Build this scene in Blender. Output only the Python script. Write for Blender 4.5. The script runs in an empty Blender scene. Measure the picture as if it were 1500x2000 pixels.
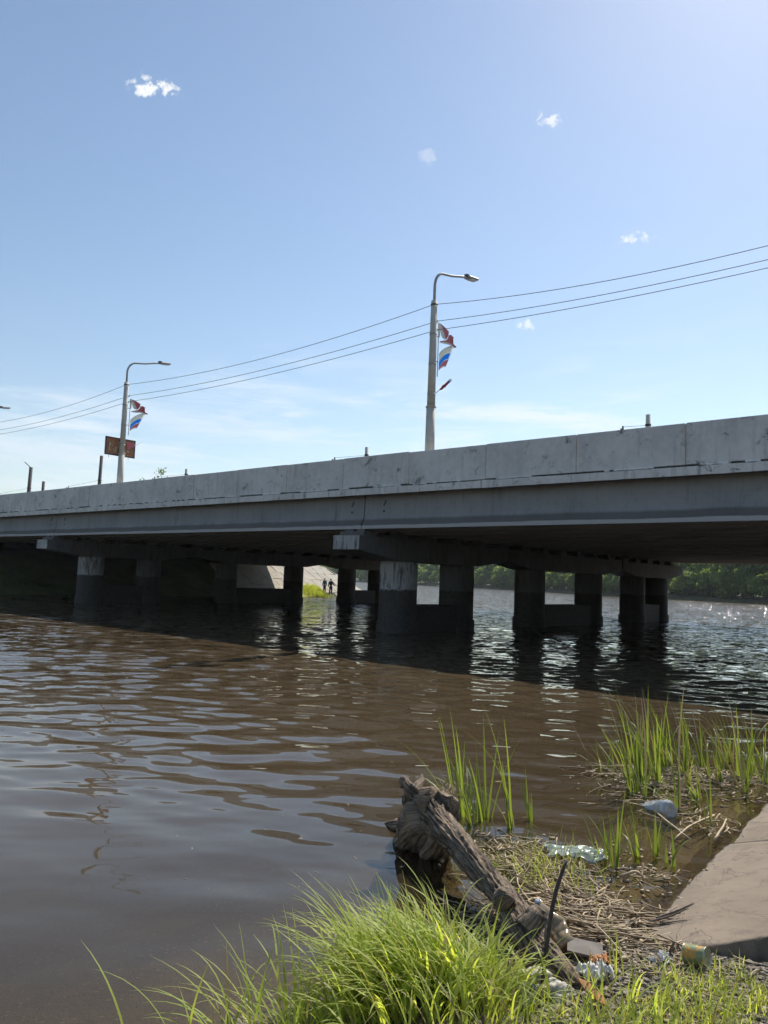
import bpy, bmesh, math, random
import numpy as np
from mathutils import Vector, Matrix, noise as mnoise
R = math.radians
random.seed(7); RNG = np.random.default_rng(7)
scene = bpy.context.scene
COL = scene.collection
# ------------------------------------------------------------------ camera, sky, sun, exposure
CAM_H, PITCH, ROLL, FPX = 2.0, R(5.0), R(2.1), 1502.0
cam_d = bpy.data.cameras.new('camera'); cam = bpy.data.objects.new('camera', cam_d); COL.objects.link(cam)
cam_d.sensor_fit = 'VERTICAL'; cam_d.sensor_height = 36.0; cam_d.lens = 36.0 * FPX / 2000.0
cam_d.clip_start = 0.05; cam_d.clip_end = 20000
cam.matrix_world = Matrix.Translation((0, 0, CAM_H)) @ Matrix.Rotation(R(90) + PITCH, 4, 'X') @ Matrix.Rotation(ROLL, 4, 'Z')
scene.camera = cam
SUN_AZ, SUN_EL = R(31), R(46)
sun_d = bpy.data.lights.new('sun', 'SUN'); sun = bpy.data.objects.new('sun', sun_d); COL.objects.link(sun)
sun_d.energy = 5.0; sun_d.angle = R(0.53); sun_d.color = (1.0, 0.94, 0.85)
SUNV = Vector((math.sin(SUN_AZ) * math.cos(SUN_EL), math.cos(SUN_AZ) * math.cos(SUN_EL), math.sin(SUN_EL)))
sun.rotation_euler = SUNV.to_track_quat('Z', 'Y').to_euler()
scene.view_settings.view_transform = 'Standard'; scene.view_settings.look = 'None'
scene.view_settings.exposure = 0.3; scene.view_settings.gamma = 1.0
scene.cycles.max_bounces = 6; scene.cycles.transparent_max_bounces = 12
scene.cycles.diffuse_bounces = 3; scene.cycles.glossy_bounces = 3
scene.cycles.use_adaptive_sampling = True; scene.cycles.adaptive_threshold = 0.025; scene.cycles.adaptive_min_samples = 16
scene.cycles.caustics_reflective = False; scene.cycles.caustics_refractive = False

class NT:                                   # tiny node-tree writer
    def __init__(s, nt): s.t = nt; nt.nodes.clear()
    def n(s, kind, **kw):
        nd = s.t.nodes.new(kind)
        for k, v in kw.items():
            if k.startswith('i_'):
                key = k[2:]; nd.inputs[int(key) if key.isdigit() else key.replace('_', ' ')].default_value = v
            else: setattr(nd, k, v)
        return nd
    def l(s, a, b): s.t.links.new(a, b)
    def inp(s, sock, v):
        if hasattr(v, 'is_linked') or isinstance(v, bpy.types.NodeSocket): s.l(v, sock)
        else: sock.default_value = v
    def math(s, op, a, b=0.0, c=0.0, clamp=False):
        nd = s.t.nodes.new('ShaderNodeMath'); nd.operation = op; nd.use_clamp = clamp
        for i, v in enumerate((a, b, c)): s.inp(nd.inputs[i], v)
        return nd.outputs[0]
    def vmath(s, op, a, b=(0, 0, 0)):
        nd = s.t.nodes.new('ShaderNodeVectorMath'); nd.operation = op
        s.inp(nd.inputs[0], a); s.inp(nd.inputs[1], b)
        return nd.outputs['Value'] if op in ('DOT_PRODUCT', 'LENGTH', 'DISTANCE') else nd.outputs[0]
    def noise(s, vec, scale, detail=4, rough=0.55, dist=0.0):
        nd = s.n('ShaderNodeTexNoise'); nd.inputs['Scale'].default_value = scale; nd.inputs['Detail'].default_value = detail
        nd.inputs['Roughness'].default_value = rough; nd.inputs['Distortion'].default_value = dist
        if vec is not None: s.l(vec, nd.inputs['Vector'])
        return nd.outputs['Fac']
    def mr(s, v, a, b, c=0.0, d=1.0, smooth=True):
        nd = s.n('ShaderNodeMapRange'); nd.clamp = True
        if smooth: nd.interpolation_type = 'SMOOTHSTEP'
        s.inp(nd.inputs[0], v)
        for i, q in enumerate((a, b, c, d)): s.inp(nd.inputs[i + 1], q)
        return nd.outputs[0]
    def mix(s, f, a, b, bt='MIX'):
        nd = s.n('ShaderNodeMix'); nd.data_type = 'RGBA'; nd.blend_type = bt
        s.inp(nd.inputs[0], f)
        for i, v in ((6, a), (7, b)):
            if isinstance(v, tuple): nd.inputs[i].default_value = (*v, 1) if len(v) == 3 else v
            else: s.l(v, nd.inputs[i])
        return nd.outputs[2]
    def scale(s, vec, sc):
        nd = s.n('ShaderNodeMapping'); nd.inputs['Scale'].default_value = sc; s.l(vec, nd.inputs['Vector']); return nd.outputs[0]
    def bump(s, h, strength, dist, normal=None):
        nd = s.n('ShaderNodeBump'); s.inp(nd.inputs['Strength'], strength); nd.inputs['Distance'].default_value = dist
        s.l(h, nd.inputs['Height'])
        if normal is not None: s.l(normal, nd.inputs['Normal'])
        return nd.outputs[0]

world = bpy.data.worlds.new('World'); scene.world = world; world.use_nodes = True
SKY_STRENGTH = 0.106
def build_world():
    w = NT(world.node_tree)
    sky = w.n('ShaderNodeTexSky', sky_type='NISHITA', sun_disc=False, sun_elevation=SUN_EL, sun_rotation=SUN_AZ,
              altitude=100, air_density=1.2, dust_density=0.3, ozone_density=1.2)
    tc = w.n('ShaderNodeTexCoord'); d = tc.outputs['Generated']
    sep = w.n('ShaderNodeSeparateXYZ'); w.l(d, sep.inputs[0])
    col = sky.outputs[0]
    CL = tuple(v / SKY_STRENGTH for v in (0.74, 0.80, 0.86))
    # thin cirrus low over the horizon, all the way round
    el = sep.outputs[2]
    st = w.scale(d, (5.0, 5.0, 34.0))
    n1 = w.noise(st, 1.3, 6, 0.62, 0.6); n2 = w.noise(w.scale(d, (2.2, 2.2, 7.0)), 1.0, 2, 0.5)
    band = w.math('MULTIPLY', w.mr(el, 0.02, 0.09), w.mr(el, 0.34, 0.16))
    m = w.math('MULTIPLY', w.mr(n1, 0.44, 0.74), w.mr(n2, 0.40, 0.62))
    m = w.math('MULTIPLY', m, band)
    col = w.mix(w.math('MULTIPLY', m, 0.85), col, CL)
    # five small fair-weather puffs
    fine = w.noise(d, 95.0, 6, 0.68); mid = w.noise(d, 36.0, 3, 0.55)
    for (c, wd, ht, dens) in (((-.2709, .8048, .5282), .023, .012, 1.0), ((.1728, .832, .5273), .016, .008, .8),
                              ((.0371, .8662, .4984), .011, .007, .28), ((.282, .8686, .4075), .020, .007, .85),
                              ((.1684, .9321, .3206), .012, .007, .7)):
        cv = Vector(c).normalized(); rt = Vector((cv.y, -cv.x, 0)).normalized(); up = rt.cross(cv).normalized()
        a = w.math('DIVIDE', w.vmath('DOT_PRODUCT', d, tuple(rt)), wd)
        b = w.math('DIVIDE', w.vmath('DOT_PRODUCT', d, tuple(up)), ht)
        b = w.math('SUBTRACT', b, cv.dot(up) / ht)
        rr = w.math('SQRT', w.math('ADD', w.math('MULTIPLY', a, a), w.math('MULTIPLY', b, b)))
        front = w.math('GREATER_THAN', w.vmath('DOT_PRODUCT', d, tuple(cv)), 0.5)
        q = w.math('ADD', rr, w.math('MULTIPLY', w.math('SUBTRACT', fine, 0.5), 5.0))
        q = w.math('ADD', q, w.math('MULTIPLY', w.math('SUBTRACT', mid, 0.5), 3.0))
        mk_ = w.math('MULTIPLY', w.mr(q, 1.05, 0.1), w.math('MULTIPLY', front, dens))
        mk_ = w.math('MULTIPLY', mk_, w.mr(rr, 2.4, 0.6))
        col = w.mix(mk_, col, tuple(v / SKY_STRENGTH for v in (0.80, 0.82, 0.84)))
    n4 = w.noise(w.scale(d, (7.0, 7.0, 60.0)), 1.6, 6, 0.65, 0.8)
    for (c, wd, ht, rot, dens) in (((.185, .958, .212), .155, .013, -4.5, .75), ((-.27, .941, .19), .24, .020, -4.0, .42), ((-.40, .905, .135), .20, .026, -3.0, .5), ((-.12, .97, .235), .14, .012, -6.0, .3)):
        cv = Vector(c).normalized(); rt = Vector((cv.y, -cv.x, 0)).normalized(); up = rt.cross(cv).normalized()
        a_ = rt * math.cos(R(rot)) + up * math.sin(R(rot)); b_ = up * math.cos(R(rot)) - rt * math.sin(R(rot))
        a = w.math('DIVIDE', w.math('SUBTRACT', w.vmath('DOT_PRODUCT', d, tuple(a_)), cv.dot(a_)), wd); b = w.math('DIVIDE', w.math('SUBTRACT', w.vmath('DOT_PRODUCT', d, tuple(b_)), cv.dot(b_)), ht)
        rr = w.math('SQRT', w.math('ADD', w.math('MULTIPLY', a, a), w.math('MULTIPLY', b, b)))
        q = w.math('ADD', rr, w.math('MULTIPLY', w.math('SUBTRACT', n4, 0.5), 2.6))
        front = w.math('GREATER_THAN', w.vmath('DOT_PRODUCT', d, tuple(cv)), 0.5)
        col = w.mix(w.math('MULTIPLY', w.mr(q, 1.3, 0.0), w.math('MULTIPLY', front, dens)), col, CL)
    bg = w.n('ShaderNodeBackground'); bg.inputs['Strength'].default_value = SKY_STRENGTH; w.l(col, bg.inputs[0])
    out = w.n('ShaderNodeOutputWorld'); w.l(bg.outputs[0], out.inputs[0])
build_world()
world.cycles.sampling_method = 'MANUAL'; world.cycles.sample_map_resolution = 512

# ------------------------------------------------------------------ helpers
def ray(px, py):
    u = (px - 750) / FPX; v = -(py - 1000) / FPX
    a = u * math.cos(ROLL) - v * math.sin(ROLL); b = u * math.sin(ROLL) + v * math.cos(ROLL)
    return Vector((a, math.cos(PITCH) - b * math.sin(PITCH), b * math.cos(PITCH) + math.sin(PITCH)))
def G(px, py, z=0.0):                       # point of the photograph on a level at height z
    d = ray(px, py); return Vector((0, 0, CAM_H)) + d * ((z - CAM_H) / d.z)
def AY(px, py, y):                          # point of the photograph at ground distance y
    d = ray(px, py); return Vector((0, 0, CAM_H)) + d * (y / d.y)
BAZ = R(48.7); O = Vector((0.66, 30.0, 0)); BROT = BAZ - R(90)
EB = Vector((-math.sin(BAZ), math.cos(BAZ), 0)); EN = Vector((math.cos(BAZ), math.sin(BAZ), 0))
def B(s, n, z=0.0): return O + EB * s + EN * n + Vector((0, 0, z))

def obj(name, me, mat=None, parent=None, loc=None, rot=None):
    o = bpy.data.objects.new(name, me); COL.objects.link(o)
    if mat is not None and me is not None and not me.materials:
        for m in (mat if isinstance(mat, (list, tuple)) else [mat]): me.materials.append(m)
    if parent is not None: o.parent = parent
    if loc is not None: o.location = loc
    if rot is not None: o.rotation_euler = rot
    return o
def tag(o, label=None, cat=None, group=None, kind=None):
    if label: o['label'] = label
    if cat: o['category'] = cat
    if group: o['group'] = group
    if kind: o['kind'] = kind
    return o
def empty(name, loc=(0, 0, 0), rz=0.0):
    o = bpy.data.objects.new(name, None); COL.objects.link(o); o.location = loc; o.rotation_euler = (0, 0, rz)
    o.empty_display_size = 0.1
    return o
def copy_tree(o, parent=None):
    c = o.copy(); COL.objects.link(c); c.parent = parent
    for ch in [x for x in bpy.data.objects if x.parent == o]: copy_tree(ch, c)
    return c
def np_mesh(name, V, F, smooth=False):
    V = np.asarray(V, np.float32); F = np.asarray(F, np.int32); k = F.shape[1]
    me = bpy.data.meshes.new(name); me.vertices.add(len(V)); me.vertices.foreach_set('co', V.ravel())
    me.loops.add(F.size); me.loops.foreach_set('vertex_index', F.ravel())
    me.polygons.add(len(F)); me.polygons.foreach_set('loop_start', np.arange(0, F.size, k, dtype=np.int32))
    if smooth: me.polygons.foreach_set('use_smooth', np.ones(len(F), bool))
    me.update(calc_edges=True); me.validate(); return me
class MB:
    def __init__(s): s.v = []; s.f = []; s.sm = []; s.mi = []
    def add(s, v, f, smooth=False, mi=0):
        o = len(s.v); s.v += [tuple(p) for p in v]; s.f += [tuple(i + o for i in q) for q in f]
        s.sm += [smooth] * len(f); s.mi += [mi] * len(f)
    def box(s, x0, x1, y0, y1, z0, z1, mi=0):
        s.add([(x0, y0, z0), (x1, y0, z0), (x1, y1, z0), (x0, y1, z0), (x0, y0, z1), (x1, y0, z1), (x1, y1, z1), (x0, y1, z1)],
              [(3, 2, 1, 0), (4, 5, 6, 7), (0, 1, 5, 4), (1, 2, 6, 5), (2, 3, 7, 6), (3, 0, 4, 7)], mi=mi)
    def bbox(s, x0, x1, y0, y1, z0, z1, b, mi=0):   # bevelled box
        bm = bmesh.new(); bmesh.ops.create_cube(bm, size=1)
        for v in bm.verts: v.co = Vector(((x0 + x1) / 2 + v.co.x * (x1 - x0), (y0 + y1) / 2 + v.co.y * (y1 - y0), (z0 + z1) / 2 + v.co.z * (z1 - z0)))
        bmesh.ops.bevel(bm, geom=bm.edges[:], offset=b, segments=1, affect='EDGES')
        s.bm(bm, mi=mi)
    def bm(s, bm, smooth=False, mi=0):
        bm.verts.index_update()
        s.add([v.co for v in bm.verts], [[v.index for v in f.verts] for f in bm.faces], smooth, mi); bm.free()
    def prism(s, prof, a, b, axis='x', mi=0):       # profile of 2-D points swept from a to b along an axis
        n = len(prof); mk_ = {'x': lambda p, t: (t, p[0], p[1]), 'y': lambda p, t: (p[0], t, p[1]), 'z': lambda p, t: (p[0], p[1], t)}[axis]
        v = [mk_(p, a) for p in prof] + [mk_(p, b) for p in prof]
        f = [(i, (i + 1) % n, n + (i + 1) % n, n + i) for i in range(n)] + [tuple(range(n))[::-1], tuple(range(n, 2 * n))]
        s.add(v, f, mi=mi)
    def tube(s, pts, rad, sides=8, smooth=True, cap=True, mi=0):
        pts = [Vector(p) for p in pts]; rad = rad if isinstance(rad, (list, tuple)) else [rad] * len(pts)
        v = []; ref = None
        for i, p in enumerate(pts):
            t = (pts[min(i + 1, len(pts) - 1)] - pts[max(i - 1, 0)]).normalized()
            if ref is None: ref = Vector((0, 0, 1)) if abs(t.z) < 0.9 else Vector((1, 0, 0))
            a = t.cross(ref).normalized(); b = a.cross(t).normalized(); ref = b
            for k in range(sides):
                q = 2 * math.pi * k / sides; v.append(p + (a * math.cos(q) + b * math.sin(q)) * rad[i])
        f = [(i * sides + k, i * sides + (k + 1) % sides, (i + 1) * sides + (k + 1) % sides, (i + 1) * sides + k)
             for i in range(len(pts) - 1) for k in range(sides)]
        s.add(v, f, smooth, mi)
        if cap:
            s.add(v[:sides], [tuple(range(sides))[::-1]], mi=mi); s.add(v[-sides:], [tuple(range(sides))], mi=mi)
    def lathe(s, prof, sides=24, smooth=True, mi=0):   # (r, z) profile round z
        v = []; n = len(prof)
        for k in range(sides):
            q = 2 * math.pi * k / sides
            v += [(r * math.cos(q), r * math.sin(q), z) for r, z in prof]
        f = [(k * n + i, ((k + 1) % sides) * n + i, ((k + 1) % sides) * n + i + 1, k * n + i + 1) for k in range(sides) for i in range(n - 1)]
        s.add(v, f, smooth, mi)
    def mesh(s, name):
        me = bpy.data.meshes.new(name); me.from_pydata(s.v, [], s.f)
        me.polygons.foreach_set('use_smooth', s.sm); me.polygons.foreach_set('material_index', s.mi); me.update()
        bm = bmesh.new(); bm.from_mesh(me); bmesh.ops.remove_doubles(bm, verts=bm.verts, dist=1e-5)
        bmesh.ops.recalc_face_normals(bm, faces=bm.faces); bm.to_mesh(me); bm.free(); return me
    def build(s, name, mat, parent=None, loc=None, rot=None): return obj(name, s.mesh(name), mat, parent, loc, rot)

# ------------------------------------------------------------------ materials
def new_mat(name):
    m = bpy.data.materials.new(name); m.use_nodes = True; return m, NT(m.node_tree)
def finish(w, col, rough=0.8, normal=None, **kw):
    b = w.n('ShaderNodeBsdfPrincipled'); w.inp(b.inputs['Base Color'], (*col, 1) if isinstance(col, tuple) else col)
    w.inp(b.inputs['Roughness'], rough)
    if normal is not None: w.l(normal, b.inputs['Normal'])
    for k, v in kw.items(): w.inp(b.inputs[k.replace('_', ' ')], v)
    o = w.n('ShaderNodeOutputMaterial'); w.l(b.outputs[0], o.inputs[0]); return b
def pos(w): return w.n('ShaderNodeNewGeometry').outputs['Position']
def concrete(name, c0, c1, stain, amount=0.5, bumpd=0.01, streak=1.0):
    m, w = new_mat(name); p = pos(w)
    big = w.noise(p, 0.7, 4, 0.6); med = w.noise(p, 5.0, 6, 0.65); fine = w.noise(p, 60.0, 3, 0.6)
    st = w.noise(w.scale(p, (3.0, 3.0, 0.35)), 1.6, 5, 0.7)
    blot = w.noise(p, 2.2, 7, 0.72, 0.4)
    col = w.mix(w.mr(big, 0.3, 0.7), c0, c1)
    col = w.mix(w.math('MULTIPLY', w.mr(med, 0.35, 0.75), 0.35), col, tuple(v * 1.25 for v in c1))
    f = w.math('MAXIMUM', w.math('MULTIPLY', w.mr(st, 0.52, 0.72), 0.6 * streak), w.mr(blot, 0.55, 0.70))
    col = w.mix(w.math('MULTIPLY', f, amount), col, stain)
    h = w.math('ADD', med, w.math('MULTIPLY', fine, 0.35))
    finish(w, col, 0.88, w.bump(h, 0.7, bumpd)); return m
M = {}
M['parapet'] = concrete('parapet_concrete', (0.46, 0.46, 0.45), (0.60, 0.595, 0.58), (0.12, 0.115, 0.095), 0.9, streak=0.45)
M['ledge'] = concrete('ledge_concrete', (0.50, 0.495, 0.48), (0.64, 0.635, 0.62), (0.06, 0.06, 0.045), 0.95, 0.02)
M['deck'] = concrete('deck_concrete', (0.16, 0.16, 0.16), (0.22, 0.22, 0.21), (0.08, 0.08, 0.07), 0.6)
M['paving'] = concrete('slope_slab_concrete', (0.33, 0.295, 0.235), (0.43, 0.385, 0.31), (0.13, 0.12, 0.08), 0.6)
M['asphalt'] = concrete('asphalt', (0.045, 0.045, 0.047), (0.065, 0.065, 0.065), (0.03, 0.03, 0.03), 0.4)
def mat_girder():
    m, w = new_mat('girder_concrete'); p = pos(w); z = w.n('ShaderNodeSeparateXYZ'); w.l(p, z.inputs[0]); z = z.outputs[2]
    big = w.noise(p, 0.5, 4, 0.6); med = w.noise(p, 6.0, 5, 0.6)
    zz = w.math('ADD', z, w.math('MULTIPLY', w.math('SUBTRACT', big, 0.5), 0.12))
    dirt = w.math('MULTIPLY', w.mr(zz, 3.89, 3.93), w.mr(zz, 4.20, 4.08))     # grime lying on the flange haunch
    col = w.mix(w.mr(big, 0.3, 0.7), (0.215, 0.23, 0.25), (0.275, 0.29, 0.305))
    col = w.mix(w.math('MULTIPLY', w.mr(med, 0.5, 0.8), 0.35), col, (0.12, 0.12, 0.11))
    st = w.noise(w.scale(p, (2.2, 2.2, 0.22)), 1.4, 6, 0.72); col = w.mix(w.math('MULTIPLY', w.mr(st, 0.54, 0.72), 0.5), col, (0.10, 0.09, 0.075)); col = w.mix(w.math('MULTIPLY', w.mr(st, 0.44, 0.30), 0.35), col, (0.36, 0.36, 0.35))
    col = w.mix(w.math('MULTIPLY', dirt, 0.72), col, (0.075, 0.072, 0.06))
    col = w.mix(w.mr(zz, 3.93, 3.89), col, (0.38, 0.38, 0.38))  # paler flange: light caught along the lower edge is put into the colour
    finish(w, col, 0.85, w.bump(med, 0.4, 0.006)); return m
M['girder'] = mat_girder()
def mat_pier(pa, pb):
    m, w = new_mat('pier_paint'); p = pos(w); z = w.n('ShaderNodeSeparateXYZ'); w.l(p, z.inputs[0]); z = z.outputs[2]
    big = w.noise(p, 0.8, 4, 0.6); med = w.noise(p, 7.0, 6, 0.7)
    st = w.noise(w.scale(p, (3.5, 3.5, 0.5)), 1.7, 6, 0.72, 0.3)
    paint = w.mix(w.mr(big, 0.3, 0.7), pa, pb)
    paint = w.mix(w.math('MULTIPLY', w.mr(st, 0.52, 0.60), 0.85), paint, (0.08, 0.065, 0.05))   # peeled patches
    paint = w.mix(w.math('MULTIPLY', w.mr(med, 0.55, 0.8), 0.5), paint, (0.22, 0.21, 0.19))
    tide = w.math('ADD', z, w.math('MULTIPLY', w.math('SUBTRACT', st, 0.5), 0.45))
    wet = w.mix(w.mr(med, 0.3, 0.7), (0.030, 0.026, 0.021), (0.060, 0.050, 0.040))
    col = w.mix(w.mr(tide, 1.66, 1.58), paint, wet)
    finish(w, col, 0.8, w.bump(med, 0.5, 0.01)); return m
M['pier'] = mat_pier((0.28, 0.285, 0.285), (0.40, 0.405, 0.40)); M['pier_dark'] = mat_pier((0.09, 0.09, 0.09), (0.125, 0.125, 0.123))  # second set is darker, for caps, walls and inner columns
def plain(name, c, rough=0.6, var=0.25, scale=8.0, metal=0.0, bumpd=0.0, **kw):
    m, w = new_mat(name); p = pos(w); n = w.noise(p, scale, 5, 0.6)
    col = w.mix(w.mr(n, 0.3, 0.7), tuple(v * (1 - var) for v in c), tuple(min(1, v * (1 + var)) for v in c))
    finish(w, col, rough, w.bump(n, 0.5, bumpd) if bumpd else None, Metallic=metal, **kw); return m
M['pole'] = plain('lamp_pole_concrete', (0.48, 0.46, 0.40), 0.75, 0.12, 3.0)
M['steel'] = plain('galvanised_steel', (0.34, 0.34, 0.33), 0.6, 0.15, 9.0, 0.2)
M['dark_steel'] = plain('dark_steel', (0.05, 0.05, 0.055), 0.6, 0.2)
M['cable'] = plain('cable_black', (0.02, 0.025, 0.035), 0.6, 0.1)
M['creosote'] = plain('old_timber_pole', (0.09, 0.08, 0.075), 0.85, 0.3, 6.0)
M['lens'] = plain('lamp_lens', (0.75, 0.78, 0.78), 0.25, 0.05)
M['emb_red'] = plain('emblem_red', (0.50, 0.085, 0.09), 0.5, 0.1)
M['emb_cream'] = plain('emblem_cream', (0.68, 0.66, 0.58), 0.5, 0.08)
def film(name, c, tr=0.75):
    m, w = new_mat(name); d = w.n('ShaderNodeBsdfDiffuse'); d.inputs[0].default_value = (*c, 1)
    t = w.n('ShaderNodeBsdfTranslucent'); t.inputs[0].default_value = (*c, 1)
    mx = w.n('ShaderNodeMixShader'); mx.inputs[0].default_value = tr; w.l(d.outputs[0], mx.inputs[1]); w.l(t.outputs[0], mx.inputs[2])
    o = w.n('ShaderNodeOutputMaterial'); w.l(mx.outputs[0], o.inputs[0]); return m
M['f_white'] = film('flag_white', (0.82, 0.83, 0.78)); M['f_blue'] = film('flag_blue', (0.06, 0.48, 1.0)); M['f_red'] = film('flag_pink_red', (0.72, 0.36, 0.42))
M['cloth_red'] = film('furled_red_cloth', (0.40, 0.06, 0.06), 0.3)
def mat_rust():
    m, w = new_mat('rusty_sheet'); p = pos(w)
    a = w.noise(p, 4.0, 6, 0.7); b = w.noise(w.scale(p, (3, 3, 2)), 1.8, 6, 0.7, 0.8)
    col = w.mix(w.mr(a, 0.3, 0.7), (0.26, 0.10, 0.045), (0.46, 0.21, 0.09))
    col = w.mix(w.mr(b, 0.54, 0.60), col, (0.48, 0.42, 0.33)); finish(w, col, 0.85); return m
M['rust'] = mat_rust()
def leafy(name, c_lo, c_hi, tr=0.45, hue_by_island=True, rough=0.55, tip=None):
    m, w = new_mat(name); g = w.n('ShaderNodeNewGeometry')
    n = w.noise(g.outputs['Position'], 1.4, 3, 0.6)
    f = w.math('ADD', w.math('MULTIPLY', g.outputs['Random Per Island'], 0.65), w.math('MULTIPLY', n, 0.35))
    col = w.mix(f, c_lo, c_hi)
    if tip is not None: col = w.mix(w.math('GREATER_THAN', g.outputs['Random Per Island'], 0.87), col, tip)
    b = w.n('ShaderNodeBsdfPrincipled'); w.l(col, b.inputs['Base Color']); b.inputs['Roughness'].default_value = rough
    t = w.n('ShaderNodeBsdfTranslucent'); w.l(w.mix(1.0, col, (1.25, 1.2, 0.6), 'MULTIPLY'), t.inputs[0])
    mx = w.n('ShaderNodeMixShader'); mx.inputs[0].default_value = tr; w.l(b.outputs[0], mx.inputs[1]); w.l(t.outputs[0], mx.inputs[2])
    o = w.n('ShaderNodeOutputMaterial'); w.l(mx.outputs[0], o.inputs[0]); return m
M['grass'] = leafy('grass_blade', (0.30, 0.42, 0.07), (0.64, 0.66, 0.17), 0.62, tip=(0.35, 0.30, 0.14))
M['reed'] = leafy('reed_leaf', (0.12, 0.20, 0.035), (0.28, 0.34, 0.075), 0.5)
M['dry_reed'] = leafy('dry_reed', (0.15, 0.10, 0.055), (0.66, 0.52, 0.33), 0.15, rough=0.7)
M['stick'] = plain('bare_stick', (0.16, 0.12, 0.085), 0.8, 0.35, 20.0)
M['tree_a'] = leafy('tree_leaf', (0.075, 0.15, 0.03), (0.20, 0.28, 0.065), 0.5)
M['tree_b'] = leafy('willow_leaf', (0.11, 0.18, 0.045), (0.27, 0.34, 0.10), 0.5)
M['bark'] = plain('bark', (0.10, 0.08, 0.06), 0.9, 0.3, 6.0)
M['hill'] = plain('hill_ground', (0.05, 0.075, 0.03), 0.95, 0.3, 0.02)
M['far_wood'] = leafy('far_wood', (0.030, 0.055, 0.018), (0.06, 0.095, 0.03), 0.2)
M['skin'] = plain('skin', (0.42, 0.25, 0.18), 0.6, 0.05)
M['hair'] = plain('hair', (0.03, 0.022, 0.018), 0.6, 0.1)
M['red_hair'] = plain('auburn_hair', (0.10, 0.03, 0.02), 0.6, 0.1)
M['jacket_blue'] = plain('blue_jacket', (0.03, 0.13, 0.24), 0.8, 0.15, 6)
M['jacket_black'] = plain('black_jacket', (0.012, 0.012, 0.014), 0.8, 0.15, 6)
M['trousers'] = plain('dark_trousers', (0.015, 0.016, 0.022), 0.85, 0.15, 6)
M['bld_wall'] = plain('building_wall', (0.52, 0.53, 0.55), 0.9, 0.08, 0.3)
M['bld_glass'] = plain('window_glass', (0.03, 0.04, 0.05), 0.15, 0.1)
M['bld_roof'] = plain('roof_felt', (0.10, 0.10, 0.10), 0.9, 0.2)
M['foam'] = plain('dirty_foam', (0.46, 0.42, 0.36), 0.9, 0.5, 22.0, bumpd=0.02)
M['bag_white'] = plain('white_bag', (0.52, 0.51, 0.48), 0.5, 0.25, 14.0)
M['orange_wood'] = plain('fresh_split_wood', (0.52, 0.24, 0.09), 0.7, 0.35, 18.0)
M['board'] = plain('grey_board', (0.20, 0.17, 0.145), 0.85, 0.2, 14.0)
M['stone'] = plain('shore_stone', (0.22, 0.185, 0.155), 0.8, 0.3, 9.0, bumpd=0.02)

def mat_gravel(): 
    m, w = new_mat('gravel_stone'); g = w.n('ShaderNodeNewGeometry')
    n = w.noise(g.outputs['Position'], 30, 4, 0.6)
    col = w.mix(g.outputs['Random Per Island'], (0.12, 0.095, 0.072), (0.33, 0.275, 0.21))
    col = w.mix(w.math('MULTIPLY', n, 0.4), col, (0.16, 0.14, 0.12)); finish(w, col, 0.9); return m
M['gravel'] = mat_gravel()
def mat_shore():
    m, w = new_mat('shore_ground'); p = pos(w); sx = w.n('ShaderNodeSeparateXYZ'); w.l(p, sx.inputs[0]); z = sx.outputs[2]
    big = w.noise(p, 1.3, 4, 0.6); med = w.noise(p, 12, 6, 0.68); fine = w.noise(p, 70, 4, 0.65)
    vor = w.n('ShaderNodeTexVoronoi'); vor.inputs['Scale'].default_value = 26; w.l(p, vor.inputs['Vector'])
    peb = w.mix(w.mr(vor.outputs['Distance'], 0.15, 0.5), vor.outputs['Color'], (0.3, 0.3, 0.3))
    pebv = w.n('ShaderNodeRGBToBW'); w.l(peb, pebv.inputs[0])
    mud = w.mix(w.mr(med, 0.3, 0.7), (0.085, 0.066, 0.048), (0.19, 0.15, 0.115))
    bed = w.mix(w.mr(big, 0.3, 0.7), (0.085, 0.064, 0.036), (0.15, 0.118, 0.072))
    bed = w.mix(w.math('MULTIPLY', w.mr(vor.outputs['Distance'], 0.35, 0.1), w.mr(pebv.outputs[0], 0.45, 0.7)), bed, (0.26, 0.18, 0.12))
    col = w.mix(w.mr(z, -0.06, 0.05), bed, mud)
    h = w.math('ADD', med, w.math('MULTIPLY', fine, 0.5))
    finish(w, col, 0.85, w.bump(h, 0.8, 0.03)); return m
M['shore'] = mat_shore()
def mat_slab():
    m, w = new_mat('wet_slope_concrete'); p = pos(w); sx = w.n('ShaderNodeSeparateXYZ'); w.l(p, sx.inputs[0]); z = sx.outputs[2]
    big = w.noise(p, 0.9, 4, 0.6); med = w.noise(p, 8, 6, 0.7); fine = w.noise(p, 110, 3, 0.6)
    crk = w.noise(w.scale(p, (1.0, 0.5, 1)), 2.2, 5, 0.6, 0.5)
    col = w.mix(w.mr(big, 0.3, 0.7), (0.140, 0.106, 0.070), (0.230, 0.176, 0.122))
    col = w.mix(w.math('MULTIPLY', w.mr(med, 0.48, 0.68), 0.6), col, (0.105, 0.08, 0.058))
    crack = w.mr(w.math('ABSOLUTE', w.math('SUBTRACT', crk, 0.5)), 0.006, 0.001)
    col = w.mix(w.math('MULTIPLY', crack, 0.6), col, (0.07, 0.055, 0.045))
    wetf = w.mr(w.math('ADD', z, w.math('MULTIPLY', w.math('SUBTRACT', med, 0.5), 0.06)), 0.012, -0.01)
    col = w.mix(wetf, col, (0.065, 0.042, 0.026))
    h = w.math('ADD', w.math('ADD', med, w.math('MULTIPLY', fine, 0.4)), w.math('MULTIPLY', crack, -0.8))
    finish(w, col, w.mix(wetf, (0.85,) * 3, (0.25,) * 3), w.bump(h, 0.6, 0.008)); return m
M['slab'] = mat_slab()
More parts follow.
